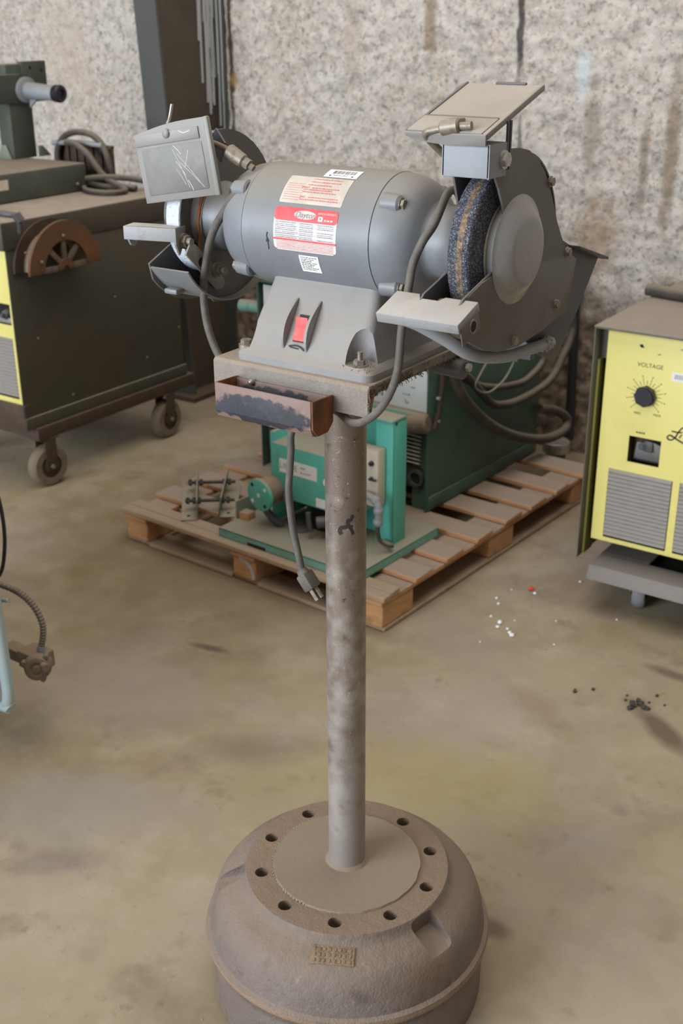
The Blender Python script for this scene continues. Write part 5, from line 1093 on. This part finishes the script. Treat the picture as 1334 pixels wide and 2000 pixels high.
m.build('unseen_shade_foot', 'frame_rust', le)
m = MB(); m.cyl(LM @ Vector((.145, .02, .255)), LM @ Vector((.168, .024, .258)), .0045, seg=10); m.build('door_latch', 'bright', le)

ls_ = thing('limit_switch', 'dust caked round switch motor bracketed on the pale blue framed door', 'motor', (-.958, .20, .16)); so = Vector((.958, -.20, -.16))
def sp_(m, n, mat, parent=None): return m.build(n, mat, parent or ls_, **({} if parent else {'loc': so}))
c = Vector((-.955, .178, .198)); ax2 = Vector((.62, -.72, .12)).normalized()
m = MB(); m.lathe([(-.050, .024), (-.046, .030), (-.010, .031), (-.004, .028), (0, .024)], c, ax2, 32); bd = sp_(m, 'motor_body', 'dusty_metal')
m = MB(); m.lathe([(0, .0275), (.004, .0275), (.006, .024), (.006, .016), (.003, .014), (.003, .010), (.007, .008), (.008, .004)], c, ax2, 32); sp_(m, 'end_cap', 'dusty_metal', bd)
for a in (20, 130, 250):
    u2 = ax2.cross(Vector((0, 0, 1))).normalized(); v2 = u2.cross(ax2); p = c + (u2 * math.cos(R(a)) + v2 * math.sin(R(a))) * .031 - ax2 * .012
    m = MB(); m.cyl(p - ax2 * .008, p + ax2 * .010, .006, seg=12, bevel=.001); sp_(m, 'body_lug', 'dusty_metal', bd)
m = MB(); m.box(-1.02, -.955, .180, .232, .180, .222, bevel=.004); m.box(-1.10, -.99, .20, .235, .17, .20, bevel=.004); m.tube([(-.93, .175, .215), (-.915, .17, .216)], .009, 10, 2); sp_(m, 'switch_housing', 'dusty_metal')
m = MB(); m.cyl((-.968, .205, .222), (-.968, .207, .238), .009, seg=14); sp_(m, 'conduit_fitting', 'galv')
m = MB(); P = spline([Vector(p) for p in ((-.968, .207, .236), (-.963, .212, .262), (-.968, .218, .290), (-.99, .222, .318), (-1.02, .222, .338), (-1.055, .218, .350), (-1.10, .21, .356))], 14)
n = len(P); rings = []; upv = Vector((0, 1, 0))
for i, p in enumerate(P):
    t_ = (P[min(i + 1, n - 1)] - P[max(i - 1, 0)]).normalized(); u_ = (upv - t_ * upv.dot(t_)).normalized(); w_ = t_.cross(u_); r_ = .0066 + .0011 * (1 if i % 3 else -1)
    rings.append([m.bm.verts.new(p + (u_ * math.cos(2 * PI * k / 10) + w_ * math.sin(2 * PI * k / 10)) * r_) for k in range(10)])
for A, B in zip(rings, rings[1:]):
    for k in range(10): m.bm.faces.new((A[k], A[(k + 1) % 10], B[(k + 1) % 10], B[k]))
tag(m.build('flexible_conduit', 'flex'), 'ribbed metal flexible conduit curving from the round switch motor up behind the door', 'conduit')
m = MB(); m.tube([(-1.16, .28, .58), (-1.145, .28, .54), (-1.138, .28, .50), (-1.137, .28, .455), (-1.144, .28, .405), (-1.166, .28, .34), (-1.21, .28, .29)], .0045, 8, 4); tag(m.build('black_wire', 'conduit'), 'thin black wire bowing out past the edge of the pale blue framed door', 'wire')

# ================================================================== litter on the floor
rr = random.Random(77)
def crumb(name, x, y, r, mat, label, group, squash=.7, rag=.35):
    m = MB(); t = bmesh.new(); bmesh.ops.create_icosphere(t, subdivisions=2, radius=r)
    s = rr.uniform(0, 50)
    for v in t.verts: v.co *= 1 + rag * noise.noise(v.co / r * 1.3 + Vector((s, s, s))); v.co.z *= squash
    zmin = min(v.co.z for v in t.verts); bmesh.ops.translate(t, vec=(0, 0, -zmin), verts=t.verts[:]); m.merge(t)
    o = m.build(name, mat, None, (x, y, 0)); return tag(o, label, 'crumb' if 'crumb' in name else 'scrap', group)
LW = 'small crumbly white lump of foam lying on the concrete between pallet and yellow machine'
for x, y, r in ((-.357, 1.264, .0070), (-.351, 1.240, .0055), (-.298, 1.218, .0070), (-.309, 1.228, .0055), (-.324, 1.245, .0042), (-.431, 1.388, .0045), (-.411, 1.360, .0045), (-.394, 1.284, .0040), (-.354, 1.474, .0050), (-.277, 1.616, .0045),
                (-.352, 1.143, .0026), (-.184, 1.239, .0028), (-.235, 1.360, .0028), (-.42, 1.46, .0026), (-.33, 1.30, .0024), (-.10, 1.46, .003)):
    own = {(-.357, 1.264): 'biggest white foam crumb in the middle of the trail, left of its neighbours', (-.298, 1.218): 'big white foam crumb at the near right end of the trail', (-.354, 1.474): 'white foam crumb touching the orange-red scrap',
           (-.277, 1.616): 'lone white foam crumb nearest the tray of the yellow-fronted machine', (-.431, 1.388): 'farther of two white foam crumbs between pallet and trail', (-.411, 1.360): 'nearer of two white foam crumbs between pallet and trail'}.get((x, y))
    crumb('foam_crumb', x, y, r, 'foam_white', own or LW, None if own else 'white foam crumbs')
crumb('red_scrap', -.374, 1.491, .0085, 'red_bit', 'small orange-red scrap lying on the floor beside a white crumb', None, .6, .5)
LD = 'dark gritty lump of dirt in the small cluster on the floor at the right'
for k in range(14):
    x = .098 + rr.gauss(0, .016); y = 1.085 + rr.gauss(0, .016); crumb('dirt_crumb', x, y, rr.uniform(.003, .0075), 'black_bit', LD, 'dark dirt lumps')
for dx, dy in ((-.047, 1.065), (-.043, 1.055), (-.01, 1.09), (.16, 1.12), (.13, 1.15)): crumb('dirt_crumb', dx, dy, rr.uniform(.003, .005), 'black_bit', 'dark crumb of dirt lying loose away from the cluster at the right', 'loose dirt crumbs')
m = MB()
for k in range(260):
    x = rr.gauss(-.25, .16) if k < 170 else rr.uniform(-1.4, .35); y = rr.gauss(1.32, .13) if k < 170 else rr.uniform(-.4, 1.0)
    t = bmesh.new(); bmesh.ops.create_icosphere(t, subdivisions=1, radius=rr.uniform(.0005, .0012)); bmesh.ops.translate(t, vec=(x, y, .0008), verts=t.verts[:]); m.merge(t)
o = m.build('floor_grit', 'grit', kind='stuff'); o['label'] = 'fine pale grit sprinkled over the concrete floor'; o['category'] = 'grit'
